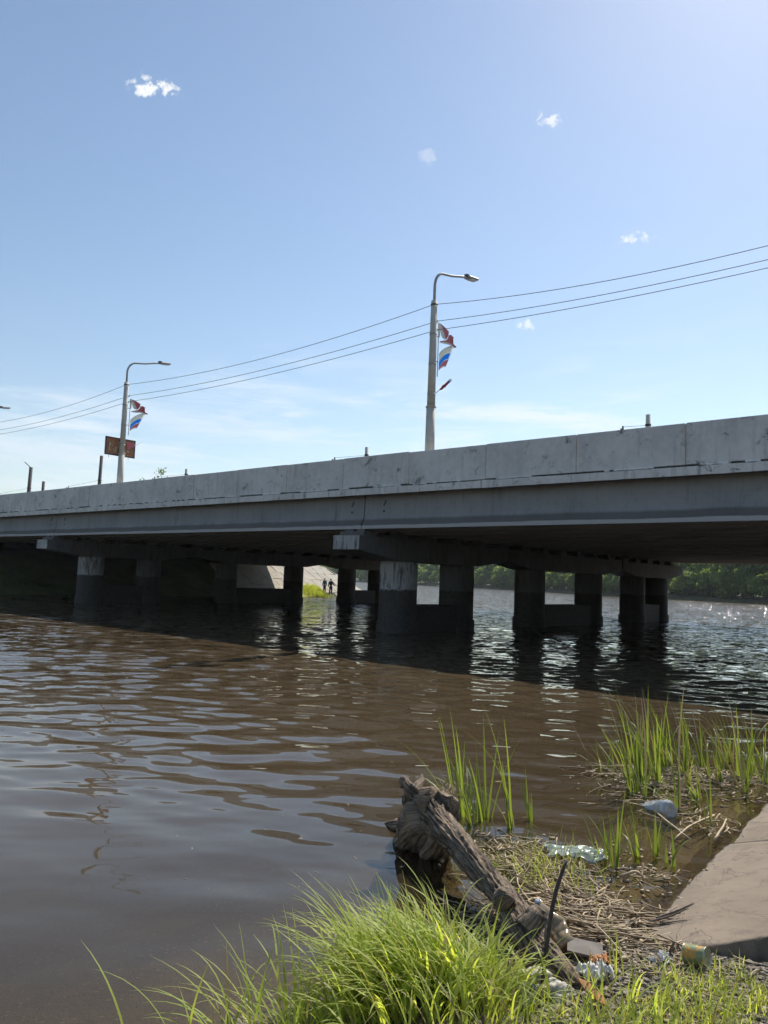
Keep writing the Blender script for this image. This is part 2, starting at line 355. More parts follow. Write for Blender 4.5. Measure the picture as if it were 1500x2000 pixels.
def mat_log():
    m, w = new_mat('weathered_log'); tc = w.n('ShaderNodeTexCoord'); p = pos(w)
    at = w.n('ShaderNodeAttribute'); at.attribute_name = 'grain'; gv = at.outputs['Vector']
    g1 = w.noise(w.scale(gv, (30, 3.2, 1.0)), 1.0, 7, 0.72, 0.9); med = w.noise(p, 9, 6, 0.7); fine = w.noise(w.scale(gv, (110, 4, 1)), 1, 4, 0.6)
    col = w.mix(w.mr(g1, 0.40, 0.60), (0.036, 0.026, 0.018), (0.31, 0.23, 0.155))
    col = w.mix(w.math('MULTIPLY', w.mr(med, 0.45, 0.7), 0.55), col, (0.09, 0.070, 0.052))
    col = w.mix(w.math('MULTIPLY', w.mr(w.noise(p, 3.0, 5, 0.6), 0.60, 0.72), 0.6), col, (0.075, 0.080, 0.025))   # moss
    h = w.math('ADD', w.math('MULTIPLY', g1, 1.0), w.math('ADD', w.math('MULTIPLY', fine, 0.35), w.math('MULTIPLY', med, 0.5)))
    finish(w, col, 0.9, w.bump(h, 0.8, 0.018)); return m
M['log'] = mat_log()
def mat_plastic(name, c, alpha_mix=0.55):
    m, w = new_mat(name); p = pos(w); n = w.noise(p, 25, 3, 0.6)
    g = w.n('ShaderNodeBsdfGlossy'); g.inputs['Roughness'].default_value = 0.08; g.inputs[0].default_value = (0.9, 0.92, 0.95, 1)
    t = w.n('ShaderNodeBsdfTransparent'); t.inputs[0].default_value = (*c, 1)
    d = w.n('ShaderNodeBsdfDiffuse'); d.inputs[0].default_value = (0.8 * c[0], 0.8 * c[1], 0.8 * c[2], 1)
    nb = w.bump(n, 0.6, 0.01); w.l(nb, g.inputs['Normal'])
    fr = w.n('ShaderNodeFresnel'); fr.inputs[0].default_value = 1.5; w.l(nb, fr.inputs[1])
    a = w.n('ShaderNodeMixShader'); a.inputs[0].default_value = 1 - alpha_mix; w.l(t.outputs[0], a.inputs[1]); w.l(d.outputs[0], a.inputs[2])
    mx = w.n('ShaderNodeMixShader'); w.l(fr.outputs[0], mx.inputs[0]); w.l(a.outputs[0], mx.inputs[1]); w.l(g.outputs[0], mx.inputs[2])
    o = w.n('ShaderNodeOutputMaterial'); w.l(mx.outputs[0], o.inputs[0]); return m
M['pet'] = mat_plastic('clear_bottle_plastic', (0.93, 0.96, 0.97), 0.5)
M['pet_brown'] = mat_plastic('dirty_brown_plastic', (0.62, 0.48, 0.28), 0.45)
M['film_green'] = mat_plastic('pale_green_film', (0.80, 0.88, 0.70), 0.6)
M['cup'] = mat_plastic('clear_cup_plastic', (0.80, 0.84, 0.82), 0.7)
def mat_water():
    m, w = new_mat('river_water'); p = pos(w); sx = w.n('ShaderNodeSeparateXYZ'); w.l(p, sx.inputs[0])
    dist = w.vmath('LENGTH', p)
    wind = w.math('ADD', w.mr(dist, 7.0, 28.0, 0.02, 1.0), w.mr(dist, 28.0, 80.0, 0.0, 1.5))
    def tilt(sc, k, det):
        nd = w.n('ShaderNodeTexNoise'); nd.inputs['Scale'].default_value = sc; nd.inputs['Detail'].default_value = det; nd.inputs['Roughness'].default_value = 0.6
        w.l(w.scale(p, (0.6, 1.0, 1)), nd.inputs['Vector'])
        return w.vmath('MULTIPLY', w.vmath('SUBTRACT', nd.outputs['Color'], (0.5, 0.5, 0.5)), (k * 0.8, k, 0.0))
    tv = w.vmath('ADD', tilt(3.4, 0.95, 4), tilt(0.8, 0.35, 2)); rgh = w.mr(dist, 18.0, 110.0, 0.035, 0.07)
    sc_ = w.n('ShaderNodeVectorMath'); sc_.operation = 'SCALE'; w.l(tv, sc_.inputs[0]); w.l(wind, sc_.inputs['Scale'])
    nrm = w.vmath('NORMALIZE', w.vmath('ADD', w.n('ShaderNodeNewGeometry').outputs['Normal'], sc_.outputs[0]))
    at = w.n('ShaderNodeAttribute'); at.attribute_name = 'depth'
    murk = w.math('SUBTRACT', 1.0, w.math('POWER', 2.718, w.math('MULTIPLY', at.outputs['Fac'], -3.2)))
    dif = w.n('ShaderNodeBsdfDiffuse'); dif.inputs[0].default_value = (0.077, 0.056, 0.032, 1)
    tr = w.n('ShaderNodeBsdfTransparent'); tr.inputs[0].default_value = (0.84, 0.78, 0.60, 1)
    body = w.n('ShaderNodeMixShader'); w.l(murk, body.inputs[0]); w.l(tr.outputs[0], body.inputs[1]); w.l(dif.outputs[0], body.inputs[2])
    gl = w.n('ShaderNodeBsdfGlossy'); w.l(rgh, gl.inputs['Roughness']); gl.inputs[0].default_value = (1, 1, 1, 1); w.l(nrm, gl.inputs['Normal'])
    fr = w.n('ShaderNodeFresnel'); fr.inputs[0].default_value = 1.333; w.l(nrm, fr.inputs[1])
    mx = w.n('ShaderNodeMixShader'); w.l(fr.outputs[0], mx.inputs[0]); w.l(body.outputs[0], mx.inputs[1]); w.l(gl.outputs[0], mx.inputs[2])
    o = w.n('ShaderNodeOutputMaterial'); w.l(mx.outputs[0], o.inputs[0]); return m
M['water'] = mat_water()

# ------------------------------------------------------------------ terrain heights
SHORE = np.array([(-400, -40), (-60, -14), (-15, -5), (-4, 0.4), (-1.5, 2.6), (-0.75, 3.35), (-0.1, 4.0), (0.45, 4.45), (0.75, 5.0), (1.25, 5.25), (1.70, 4.95),
                  (2.6, 6.1), (3.86, 7.75), (7.5, 11.2), (13, 14.2), (19, 17), (32, 40), (60, 86), (3000, 86), (3000, -400), (-400, -400)], float)
def seg_dist(X, Y, poly, closed=False):
    D = np.full(X.shape, 1e9); n = len(poly)
    for i in range(n if closed else n - 1):
        a = poly[i]; b = poly[(i + 1) % n]; ab = b - a; t = np.clip(((X - a[0]) * ab[0] + (Y - a[1]) * ab[1]) / max(1e-9, ab @ ab), 0, 1)
        D = np.minimum(D, np.hypot(X - a[0] - t * ab[0], Y - a[1] - t * ab[1]))
    return D
def inside(X, Y, poly):
    r = np.zeros(X.shape, bool); n = len(poly)
    for i in range(n):
        (x1, y1), (x2, y2) = poly[i], poly[(i + 1) % n]
        if y1 == y2: continue
        c = ((y1 > Y) != (y2 > Y)) & (X < (x2 - x1) * (Y - y1) / (y2 - y1) + x1); r ^= c
    return r
def wob(X, Y, k, seed):
    r = np.random.default_rng(seed); z = np.zeros(X.shape)
    for _ in range(7):
        a = r.uniform(0, 6.28); q = k * r.uniform(0.6, 1.7); z += np.sin((X * math.cos(a) + Y * math.sin(a)) * q + r.uniform(0, 6.28))
    return z / 7
def shore_z(X, Y):
    X = np.asarray(X, float); Y = np.asarray(Y, float)
    d = seg_dist(X, Y, SHORE[:-3]); land = inside(X, Y, SHORE)
    zl = 0.13 * np.minimum(d, 1.2) + 0.10 * np.clip(d - 1.2, 0, 5) + 0.03 * np.clip(d - 6, 0, 60)
    zw = -0.15 * np.minimum(d, 1.2) - 0.20 * np.clip(d - 1.2, 0, 12) 
    z = np.where(land, zl, np.maximum(zw, -1.7))
    near = np.clip(1.5 - d / 6, 0.0, 1)
    z = z + near * (0.035 * wob(X, Y, 2.3, 3) + 0.012 * wob(X, Y, 8.0, 4))
    v_ = (X - 1.76) * .8 - (Y - 4.9) * .6; u_ = (X - 1.76) * .6 + (Y - 4.9) * .8
    z = z - 0.10 * np.clip((v_ + 0.22) / 0.2, 0, 1) * np.clip((u_ + 0.50) / 0.12, 0, 1) * (Y < 16)
    # embankment that carries the road up to the near end of the bridge (outside the frame, right)
    s = (X - O.x) * EB.x + (Y - O.y) * EB.y; n = (X - O.x) * EN.x + (Y - O.y) * EN.y
    dd = np.hypot(np.clip(s + 27, 0, None), np.clip(-4 - n, 0, None) + np.clip(n - 30, 0, None))
    z = np.maximum(z, np.where(dd < 12, 5.0 - dd / 1.6, -9))
    return z
def axis(lo, hi, f0, f1, h, g=1.16):
    a = list(np.arange(f0, f1, h)); st = h
    while a[-1] < hi: st *= g; a.append(a[-1] + st)
    st = h; b = [f0]
    while b[-1] > lo: st *= g; b.append(b[-1] - st)
    return np.array(sorted(set(b[1:] + a)))
def grid_mesh(name, ax, ay, fz, mat, smooth=True):
    X, Y = np.meshgrid(ax, ay, indexing='xy'); Z = fz(X, Y); nx, ny = len(ax), len(ay)
    V = np.stack([X.ravel(), Y.ravel(), Z.ravel()], 1); i = np.arange(nx * ny).reshape(ny, nx)
    F = np.stack([i[:-1, :-1].ravel(), i[:-1, 1:].ravel(), i[1:, 1:].ravel(), i[1:, :-1].ravel()], 1)
    return obj(name, np_mesh(name, V, F, smooth), mat)
ground = grid_mesh('river_bank_ground', axis(-4000, 4000, -2.6, 4.6, 0.045, 1.13), axis(-600, 6000, 2.4, 9.0, 0.045, 1.13), shore_z, M['shore'])
tag(ground, kind='structure')

# ------------------------------------------------------------------ water
def waves(X, Y):
    r = np.random.default_rng(21); Z = np.zeros(X.shape); D = np.hypot(X, Y)
    calm = np.clip((D - 4.0) / 13.0, 0.0, 1); out = np.clip(1.0 - (D - 26) / 30, 0, 1)
    grp = 0.75 + 0.5 * wob(X, Y, 0.9, 40)
    for i in range(64):
        L = 0.17 * (6.0 ** (r.uniform(0, 1) ** 1.15)); k = 2 * math.pi / L
        a = R(-98) + r.normal(0, 0.42); slope = 0.0170 * (L / 0.6) ** 0.05
        amp = slope / k
        fade = (0.45 + 0.80 * calm) if L > 0.6 else (0.06 + 1.30 * calm)
        fade = fade * np.clip((L / (0.0052 * D)) / 4.0 - 0.4, 0, 1)
        Z += amp * fade * np.sin(k * (X * math.cos(a) + Y * math.sin(a)) + r.uniform(0, 6.28))
    return Z * out * grp
rad = [2.2]
while rad[-1] < 34: rad.append(rad[-1] * 1.0048)
while rad[-1] < 9000: rad.append(rad[-1] * (1.012 if rad[-1] < 300 else 1.06))
rad = np.array(rad); ang = np.radians(np.concatenate([np.arange(-100, -34, 1.5), np.arange(-34, 34, 0.27), np.arange(34, 80.1, 1.5)]))
RR, AA = np.meshgrid(rad, ang, indexing='ij'); WX = RR * np.sin(AA); WY = RR * np.cos(AA)
WZ = waves(WX, WY); i = np.arange(WX.size).reshape(WX.shape)
WF = np.stack([i[:-1, :-1].ravel(), i[:-1, 1:].ravel(), i[1:, 1:].ravel(), i[1:, :-1].ravel()], 1)
wme = np_mesh('water', np.stack([WX.ravel(), WY.ravel(), WZ.ravel()], 1), WF, True)
dep = np.where(RR < 60, np.clip(-shore_z(WX, WY), 0, 3), 2.0)
at = wme.attributes.new('depth', 'FLOAT', 'POINT'); at.data.foreach_set('value', dep.ravel().astype(np.float32))
water = tag(obj('water', wme, M['water']), kind='structure')
# ------------------------------------------------------------------ far banks and hills
def ribbon(name, line, prof, mat, jag=0.0):
    V = []; n = len(prof); pts = []
    for (a, b) in zip(line[:-1], line[1:]):
        a = np.array(a, float); b = np.array(b, float); k = max(2, int(np.hypot(*(b - a)) / 6))
        pts += [a + (b - a) * t / k for t in range(k)]
    pts.append(np.array(line[-1], float)); pts = np.array(pts)
    ker = np.ones(9) / 9; sm = pts.copy()
    for c in (0, 1): sm[4:-4, c] = np.convolve(pts[:, c], ker, 'valid')
    for i, p in enumerate(sm):
        t = sm[min(i + 1, len(sm) - 1)] - sm[max(i - 1, 0)]; t /= np.hypot(*t); nr = np.array((t[1], -t[0]))
        for (o, z) in prof:
            q = p + nr * (o + jag * RNG.normal()); V.append((q[0], q[1], z + 0.25 * jag * RNG.normal() * (z > 0.3)))
    F = [(i * n + j, i * n + j + 1, (i + 1) * n + j + 1, (i + 1) * n + j) for i in range(len(sm) - 1) for j in range(n - 1)]
    return obj(name, np_mesh(name, V, F, True), mat), sm
M['bank'] = plain('far_bank_grass', (0.075, 0.085, 0.030), 0.95, 0.35, 0.6, bumpd=0.1)
RB = [(60, 84), (76, 118), (73, 146), (58, 168), (51, 205), (45, 262), (20, 330), (-14, 452), (-70, 540), (-180, 610), (-420, 660), (-900, 700)]
far_bank, rbl = ribbon('far_bank', RB, [(-4, -1.2), (0, 0.12), (0.8, 0.55), (6, 1.2), (20, 2.0), (90, 4.0), (400, 8.0)], M['bank'], 0.25)
tag(far_bank, kind='structure')
def hill_z(X, Y):
    return -2 + 62 * np.exp(-((X + 60) / 620) ** 2) * np.clip((Y - 1150) / 500, 0, 1) * (1 + 0.25 * wob(X, Y, 0.006, 9)) + 26 * np.exp(-((X - 420) / 260) ** 2) * np.clip((Y - 900) / 400, 0, 1)
hill = tag(grid_mesh('hill', np.linspace(-2200, 2200, 120), np.linspace(1000, 3600, 60), hill_z, M['hill']), kind='structure')
def far_wood():
    V = []; F = []
    for _ in range(5200):
        x = random.uniform(-900, 700); y = 1120 + 700 * random.random() ** 1.5
        z = float(hill_z(np.array(x), np.array(y))) - 1
        if z < -2.2: continue
        h = random.uniform(9, 17); w_ = random.uniform(3.0, 5.5); o = len(V)
        for lv, rr in ((0.0, 0.8), (0.35, 1.0), (0.7, 0.6)):
            for k in range(6):
                q = k * 1.047 + lv * 2; rj = w_ * rr * random.uniform(0.6, 1.25); V.append((x + rj * math.cos(q), y + rj * math.sin(q), z + h * (lv + random.uniform(-.06, .06))))
        V.append((x, y, z + h)); 
        for lv in range(2):
            for k in range(6):
                a, b = o + lv * 6 + k, o + lv * 6 + (k + 1) % 6; F += [(a, b, b + 6), (a, b + 6, a + 6)]
        F += [(o + 12 + k, o + 12 + (k + 1) % 6, o + 18) for k in range(6)]
    return obj('distant_forest', np_mesh('distant_forest', V, F), M['far_wood'])
tag(far_wood(), 'hazy blue-green forest covering the distant hill across the river', 'forest', kind='stuff')

# left bank beyond the river: concrete-paved slope and its rounded end
TOE, TOPZ = 36.0, 3.3
def left_z(S, N):
    d = np.where(N < 36, S - TOE, 7.0 - np.hypot(S - 43.0, N - 36.0))
    d = np.where((N >= 36) & (S > 43), 7.0 - (N - 36.0) - 0.0, d)
    z = np.minimum(d / 1.75, TOPZ); z = np.maximum(z, -1.6)
    up = np.clip((S - 42.5) / 1.7, 0, 1.9) * np.clip((32 - N) / 3.0, 0, 1) * np.clip((N + 6) / 3.0, 0, 1)
    return z + np.where(d > 5, up, 0)
def left_bank():
    ss = np.concatenate([np.arange(30, 50, 0.5), np.geomspace(50, 900, 40)]); nn = np.concatenate([-np.geomspace(60, 12, 12), np.arange(-11, 46, 0.5), np.geomspace(47, 60, 6)])
    S, N = np.meshgrid(ss, nn, indexing='ij'); Z = left_z(S, N) - 0.07
    X = O.x + EB.x * S + EN.x * N; Y = O.y + EB.y * S + EN.y * N; i = np.arange(S.size).reshape(S.shape)
    F = np.stack([i[:-1, :-1].ravel(), i[:-1, 1:].ravel(), i[1:, 1:].ravel(), i[1:, :-1].ravel()], 1)
    return obj('left_bank_ground', np_mesh('left_bank_ground', np.stack([X.ravel(), Y.ravel(), Z.ravel()], 1), F, True), M['bank'])
lb = tag(left_bank(), kind='structure')
pav = empty('paved_slope', B(TOE, 20, 0)); 
tag(pav, 'sunlit pale concrete slab slope on the far bank seen between the piers', 'paved slope')
def pave(t0, t1, u0, u1, k):
    def pt(t, u, h):
        if t < 36: s_, n_ = TOE + u, t
        else:
            a = (t - 36) / 7.0; rr = 7.0 - u; s_, n_ = 43 - rr * math.cos(a), 36 + rr * math.sin(a)
        p = B(s_, n_, float(left_z(np.array(s_), np.array(n_))) + h); return p
    j = lambda: random.uniform(-0.03, 0.03); hz = random.uniform(-0.012, 0.02)
    c = [(t0 + j(), u0 + j()), (t1 + j(), u0 + j()), (t1 + j(), u1 + j()), (t0 + j(), u1 + j())]
    top = [pt(*q, 0.02 + hz + random.uniform(-.008, .008)) for q in c]; bot = [pt(*q, -0.10) for q in c]
    o_ = B(TOE, 20, 0); v = [p - o_ for p in top + bot]
    m = MB(); m.add(v, [(0, 1, 2, 3), (7, 6, 5, 4), (0, 4, 5, 1), (1, 5, 6, 2), (2, 6, 7, 3), (3, 7, 4, 0)]); m.build('slab', M['paving'], pav)
for k in range(6):
    u0, u1 = -0.35 + k * 1.1, -0.35 + k * 1.1 + 1.06; t = 20.5 + random.random()
    while t < 36 + 8.5:
        w_ = random.choice((1.0, 1.3, 1.6)); 
        if random.random() > 0.03: pave(t, t + w_ - 0.05, u0, u1, k)
        t += w_

# ------------------------------------------------------------------ bridge (local x = -s, y = n)
bridge = empty('road_bridge', O, BROT)
tag(bridge, 'long grey concrete girder bridge crossing the river on round-column piers', 'bridge')
S0, S1 = -26.5, 48.6
N0, N1 = -2.95, 29.0
dk = MB(); dk.prism([(-2.62, 5.02), (28.7, 5.02), (28.7, 5.22), (-2.62, 5.22)], -S1, -S0, 'x'); dk.build('deck_slab', M['deck'], bridge)
rd = MB(); rd.box(-S1, -S0, 0.0, 26.0, 5.224, 5.30); rd.build('carriageway', M['asphalt'], bridge)
for y0, y1 in ((-2.6, -0.02), (26.02, 28.6)):
    sw = MB(); sw.bbox(-S1, -S0, y0, y1, 5.222, 5.42, 0.02); sw.build('footway', M['deck'], bridge)
def ledge():
    m = MB(); prof0 = [(-2.90, 4.975), (-3.02, 4.965), (-3.03, 5.19), (-2.95, 5.205), (-2.60, 5.205), (-2.60, 5.018)]
    xs = list(np.arange(-S1, -S0, 0.18)); V = []; n = len(prof0)
    for k, x in enumerate(xs):
        e = mnoise.noise((x * 0.9, 3, 0)) * 0.028 + mnoise.noise((x * 3.1, 7, 0)) * 0.022; 
        e2 = mnoise.noise((x * 1.1, 11, 0)) * 0.03 + max(0, mnoise.noise((x * 2.3, 17, 0)) - 0.25) * 0.11
        for j, (y, z) in enumerate(prof0):
            V.append((x, y + (e * 0.5 if j in (1, 2) else 0), z + (e * 0.5 if j < 2 else 0) - (e2 if j in (2,) else 0)))
    F = [(k * n + j, k * n + (j + 1) % n, (k + 1) * n + (j + 1) % n, (k + 1) * n + j) for k in range(len(xs) - 1) for j in range(n)]
    m.add(V, F); return m
ledge().build('deck_ledge', M['ledge'], bridge)
# ragged open seam between panels and ledge, dark mortar set back in it, lighter mortar smeared over it here and there
M['seam'] = plain('seam_mortar', (0.07, 0.07, 0.06), 0.95, 0.4, 9.0)
sm_ = MB(); sm_.box(-S1, -S0, -2.915, -2.78, 5.15, 5.262); sm_.build('seam_mortar', M['seam'], bridge)
def smear():
    m = MB(); xs = np.arange(-S1, -S0, 0.07); on = False; V = []
    def flush():
        if len(V) >= 12:
            F = [(k * 4 + j, k * 4 + (j + 1) % 4, k * 4 + 4 + (j + 1) % 4, k * 4 + 4 + j) for k in range(len(V) // 4 - 1) for j in range(4)] + [(3, 2, 1, 0), tuple(range(len(V) - 4, len(V)))]
            m.add(V, F)
        V.clear()
    for x in xs:
        c = mnoise.noise((x * 0.8, 31, 0)) + 0.5 * mnoise.noise((x * 3.7, 8, 0))
        if c > -0.02:
            t = 5.262 + 0.05 * c + 0.03 * mnoise.noise((x * 6, 2, 0)); b = 5.215 + 0.02 * mnoise.noise((x * 5, 14, 0)); y = -2.965 - 0.012 * mnoise.noise((x * 4, 5, 5))
            V += [(x, y - 0.012, b), (x, y, t), (x, -2.90, t), (x, -2.90, b)]
        else: flush()
    flush(); return m
tag(smear().build('mortar_smear', M['ledge'], bridge), kind='stuff')
pm = MB(); pm.bbox(0.014, 3.108 - 0.014, -2.95, -2.76, 5.258, 6.36, 0.012); pme = pm.mesh('parapet_panel')
k0 = int((S0 - 0.34) // 3.108) + 1
for k in range(k0, int((S1 - 0.34) // 3.108)):
    s_ = 0.34 + 3.108 * k
    p_ = obj('parapet_panel', pme, M['parapet'], bridge, (-(s_ + 3.108), random.uniform(-.012, .012), random.uniform(-.012, .008)))
    p_.rotation_euler = (0, R(random.uniform(-.12, .12)), 0)
fp = MB(); fp.box(-S1, -S0, 28.72, 28.95, 4.97, 6.36); fp.build('far_parapet', M['parapet'], bridge)
# girders: bulb-tee section, one mesh for all
NG, GP = 18, 1.824
gprof = [(-0.30, 3.80), (0.30, 3.80), (0.30, 3.92), (0.09, 4.12), (0.09, 4.86), (0.42, 4.95), (0.42, 5.018), (-0.42, 5.018), (-0.42, 4.95), (-0.09, 4.86), (-0.09, 4.12), (-0.30, 3.92)]
oprof = [(-0.22, 3.79), (0.30, 3.79), (0.30, 3.92), (0.09, 4.12), (0.09, 4.86), (0.42, 4.95), (0.42, 5.018), (-0.05, 5.018), (-0.06, 4.85), (-0.075, 4.28), (-0.12, 4.10), (-0.22, 3.94)]
SP = [(-24.0, -0.33), (-0.33, 23.45), (23.45, 47.3)]
gl_ = []
for pr, nm in ((gprof, 'girder'), (oprof, 'outer_girder')):
    g = MB(); g.prism(pr, 0.022, 23.75 - 0.022, 'x'); gl_.append(g.mesh(nm))
for (a, b) in SP:
    for k in range(NG):
        y = -2.38 + k * GP * (31.0 / (GP * (NG - 1)))
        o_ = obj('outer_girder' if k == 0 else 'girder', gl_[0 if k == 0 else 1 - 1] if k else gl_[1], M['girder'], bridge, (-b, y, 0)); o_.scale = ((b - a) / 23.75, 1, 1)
for s_ in (-0.33, 23.45, 47.2, -23.9):
    for e in (-0.65, 0.65):
        d_ = MB(); d_.box(-(s_ + e) - 0.10, -(s_ + e) + 0.10, -2.2, 28.5, 4.05, 5.015); d_.build('end_diaphragm', M['girder'], bridge)
# drain holes and hooks stains by the joints: small pipes through the outer web
for s_ in (-0.33, 23.45):
    for e in (-0.95, 0.62):
        h = MB(); h.tube([(0, -0.012, 0), (0, 0.02, 0)], 0.045, 10); h.build('drain_hole', M['dark_steel'], bridge, (-(s_ + e), -2.452, 4.42))
        h2 = MB(); h2.tube([(0, 0, 0), (0.05, -0.008, 0.06), (0.10, 0.0, 0.19)], 0.022, 6); h2.build('lifting_loop', M['dark_steel'], bridge, (-(s_ + e) - 0.03, -2.445, 4.62))
# piers
CN = [0.0, 3.85, 9.9, 16.1, 21.85, 25.45]
CAPS = [(-3.02, 6.90, 0, 1), (6.94, 18.98, 2, 3), (19.02, 28.42, 4, 5)]
colm = MB(); colm.lathe([(0.0, 2.70), (0.70, 2.70), (0.735, 2.60), (0.735, 0.45), (0.80, 0.40), (0.80, -2.0), (0, -2.0)], 36); colmes = [colm.mesh('column'), colm.mesh('column')]; colmes[0].materials.append(M['pier']); colmes[1].materials.append(M['pier_dark'])
for pier_s, water_side in ((0.0, True), (23.8, True), (-24.2, False)):
    for (a, b, c1, c2) in CAPS:
        n1, n2 = CN[c1], CN[c2]; w_ = 0.64
        cp = MB(); prof = [(a, 3.02), (n1 - 0.75, 2.70), (n2 + 0.75, 2.70), (b, 3.02), (b, 3.545), (a, 3.545)]
        bm = bmesh.new(); vs = [bm.verts.new((-w_, y, z)) for y, z in prof] + [bm.verts.new((w_, y, z)) for y, z in prof]; n = len(prof)
        for i_ in range(n): bm.faces.new((vs[i_], vs[(i_ + 1) % n], vs[n + (i_ + 1) % n], vs[n + i_]))
        bm.faces.new(vs[:n]); bm.faces.new(vs[n:]); bmesh.ops.recalc_face_normals(bm, faces=bm.faces)
        bmesh.ops.bevel(bm, geom=bm.edges[:], offset=0.03, segments=2, affect='EDGES'); cp.bm(bm)
        cap = cp.build('pier_cap', M['pier_dark'], bridge, (-pier_s, 0, 0))
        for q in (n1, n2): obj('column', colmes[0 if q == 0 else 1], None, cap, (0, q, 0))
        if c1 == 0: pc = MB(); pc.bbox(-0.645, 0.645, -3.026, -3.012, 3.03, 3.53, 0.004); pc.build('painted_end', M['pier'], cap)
        wl = MB(); wl.bbox(-0.5, 0.5, n1 + 0.6, n2 - 0.6, -1.9, 1.04, 0.03); wl.build('brace_wall', M['pier_dark'], cap)
        if water_side or True:
            for k in range(NG):
                y = -2.38 + k * 31.0 / (NG - 1)
                if a + 0.1 < y < b - 0.1:
                    pd = MB(); pd.bbox(-0.62, 0.58, y - 0.34, y + 0.34, 3.543, 3.70, 0.012); pd.box(-0.5, -0.1, y - 0.2, y + 0.2, 3.698, 3.795); pd.box(0.1, 0.5, y - 0.2, y + 0.2, 3.698, 3.795); pd.build('bearing_pedestal', M['pier_dark'], cap)
for s_, e in ((47.6, 1), (-24.9, -1)):
    ab = MB(); ab.box(-(s_ + e * 1.2), -(s_ - e * 0.2) if e > 0 else -(s_ + 0.2), -3.0, 29.0, -1.0, 3.76) if e > 0 else ab.box(-(s_ + 0.2), -(s_ - 1.4), -3.0, 29.0, -1.0, 3.76); ab.build('abutment', M['deck'], bridge)

# ------------------------------------------------------------------ lamp posts on the near footway
def lamp_post():
    r = empty('lamp_post')
    m = MB(); m.tube([(0, 0, 5.42), (0, 0, 8.03)], [0.175, 0.160], 20); m.build('pole_base', M['pole'], r)
    m = MB(); m.tube([(0, 0, 8.0), (0, 0, 8.05)], 0.185, 20); m.build('collar', M['pole'], r)
    m = MB(); m.tube([(0, 0, 8.04), (0, 0, 11.82)], [0.145, 0.112], 20); m.build('pole', M['pole'], r)
    P = [(0, 0, 11.7), (0, 0, 12.35)] + [(0, 0.55 - 0.55 * math.cos(t), 12.35 + 0.62 * math.sin(t)) for t in np.linspace(0.15, 1.30, 9)] 
    P += [(0, 1.0, 13.06), (0, 1.55, 13.22), (0, 1.95, 13.32)]
    m = MB(); m.tube(P, [0.05] * 8 + [0.044] * (len(P) - 8), 12); m.build('arm', M['steel'], r)
    h = MB(); h.bbox(-0.15, 0.15, 0, 0.62, -0.045, 0.05, 0.035); hd = h.build('lamp_head', M['steel'], r, (0, 1.9, 13.32)); hd.rotation_euler = (R(7), 0, 0)
    l_ = MB(); l_.bbox(-0.12, 0.12, 0.16, 0.58, -0.062, -0.046, 0.006); l_.build('lens', M['lens'], hd)
    k = MB(); k.box(-0.06, 0.06, -0.06, 0.10, 0.0, 0.10); k.build('head_clamp', M['dark_steel'], hd)
    for z, t in ((11.68, .125), (10.62, .135), (9.55, .14), (8.48, .146)):
        c = MB(); c.tube([(0, 0, z - 0.03), (0, 0, z + 0.03)], t, 16); c.build('band_clamp', M['dark_steel'] if z > 11 else M['steel'], r)
    for z in (11.1, 10.78):
        c = MB(); c.tube([(0, 0.10, z), (0, 0.20, z), (0, 0.22, z + 0.09)], 0.018, 6); c.build('cable_hook', M['dark_steel'], r)
    return r
LP = [(-3.05, 'lamp post with curved arm, the nearer one, right of the picture centre'), (17.3, 'lamp post with curved arm, further one carrying the rusty board'), (37.7, 'lamp post cut by the left picture edge, only its lamp head showing'), (-23.4, 'lamp post of the bridge outside the right picture edge')]
lp0 = lamp_post()
for k, (s_, lab) in enumerate(LP[:3]):
    o_ = lp0 if k == 0 else copy_tree(lp0)
    o_.location = B(s_, -2.2, 0); o_.rotation_euler = (0, 0, BROT); tag(o_, lab, 'lamp post', 'lamp posts along the near bridge footway')
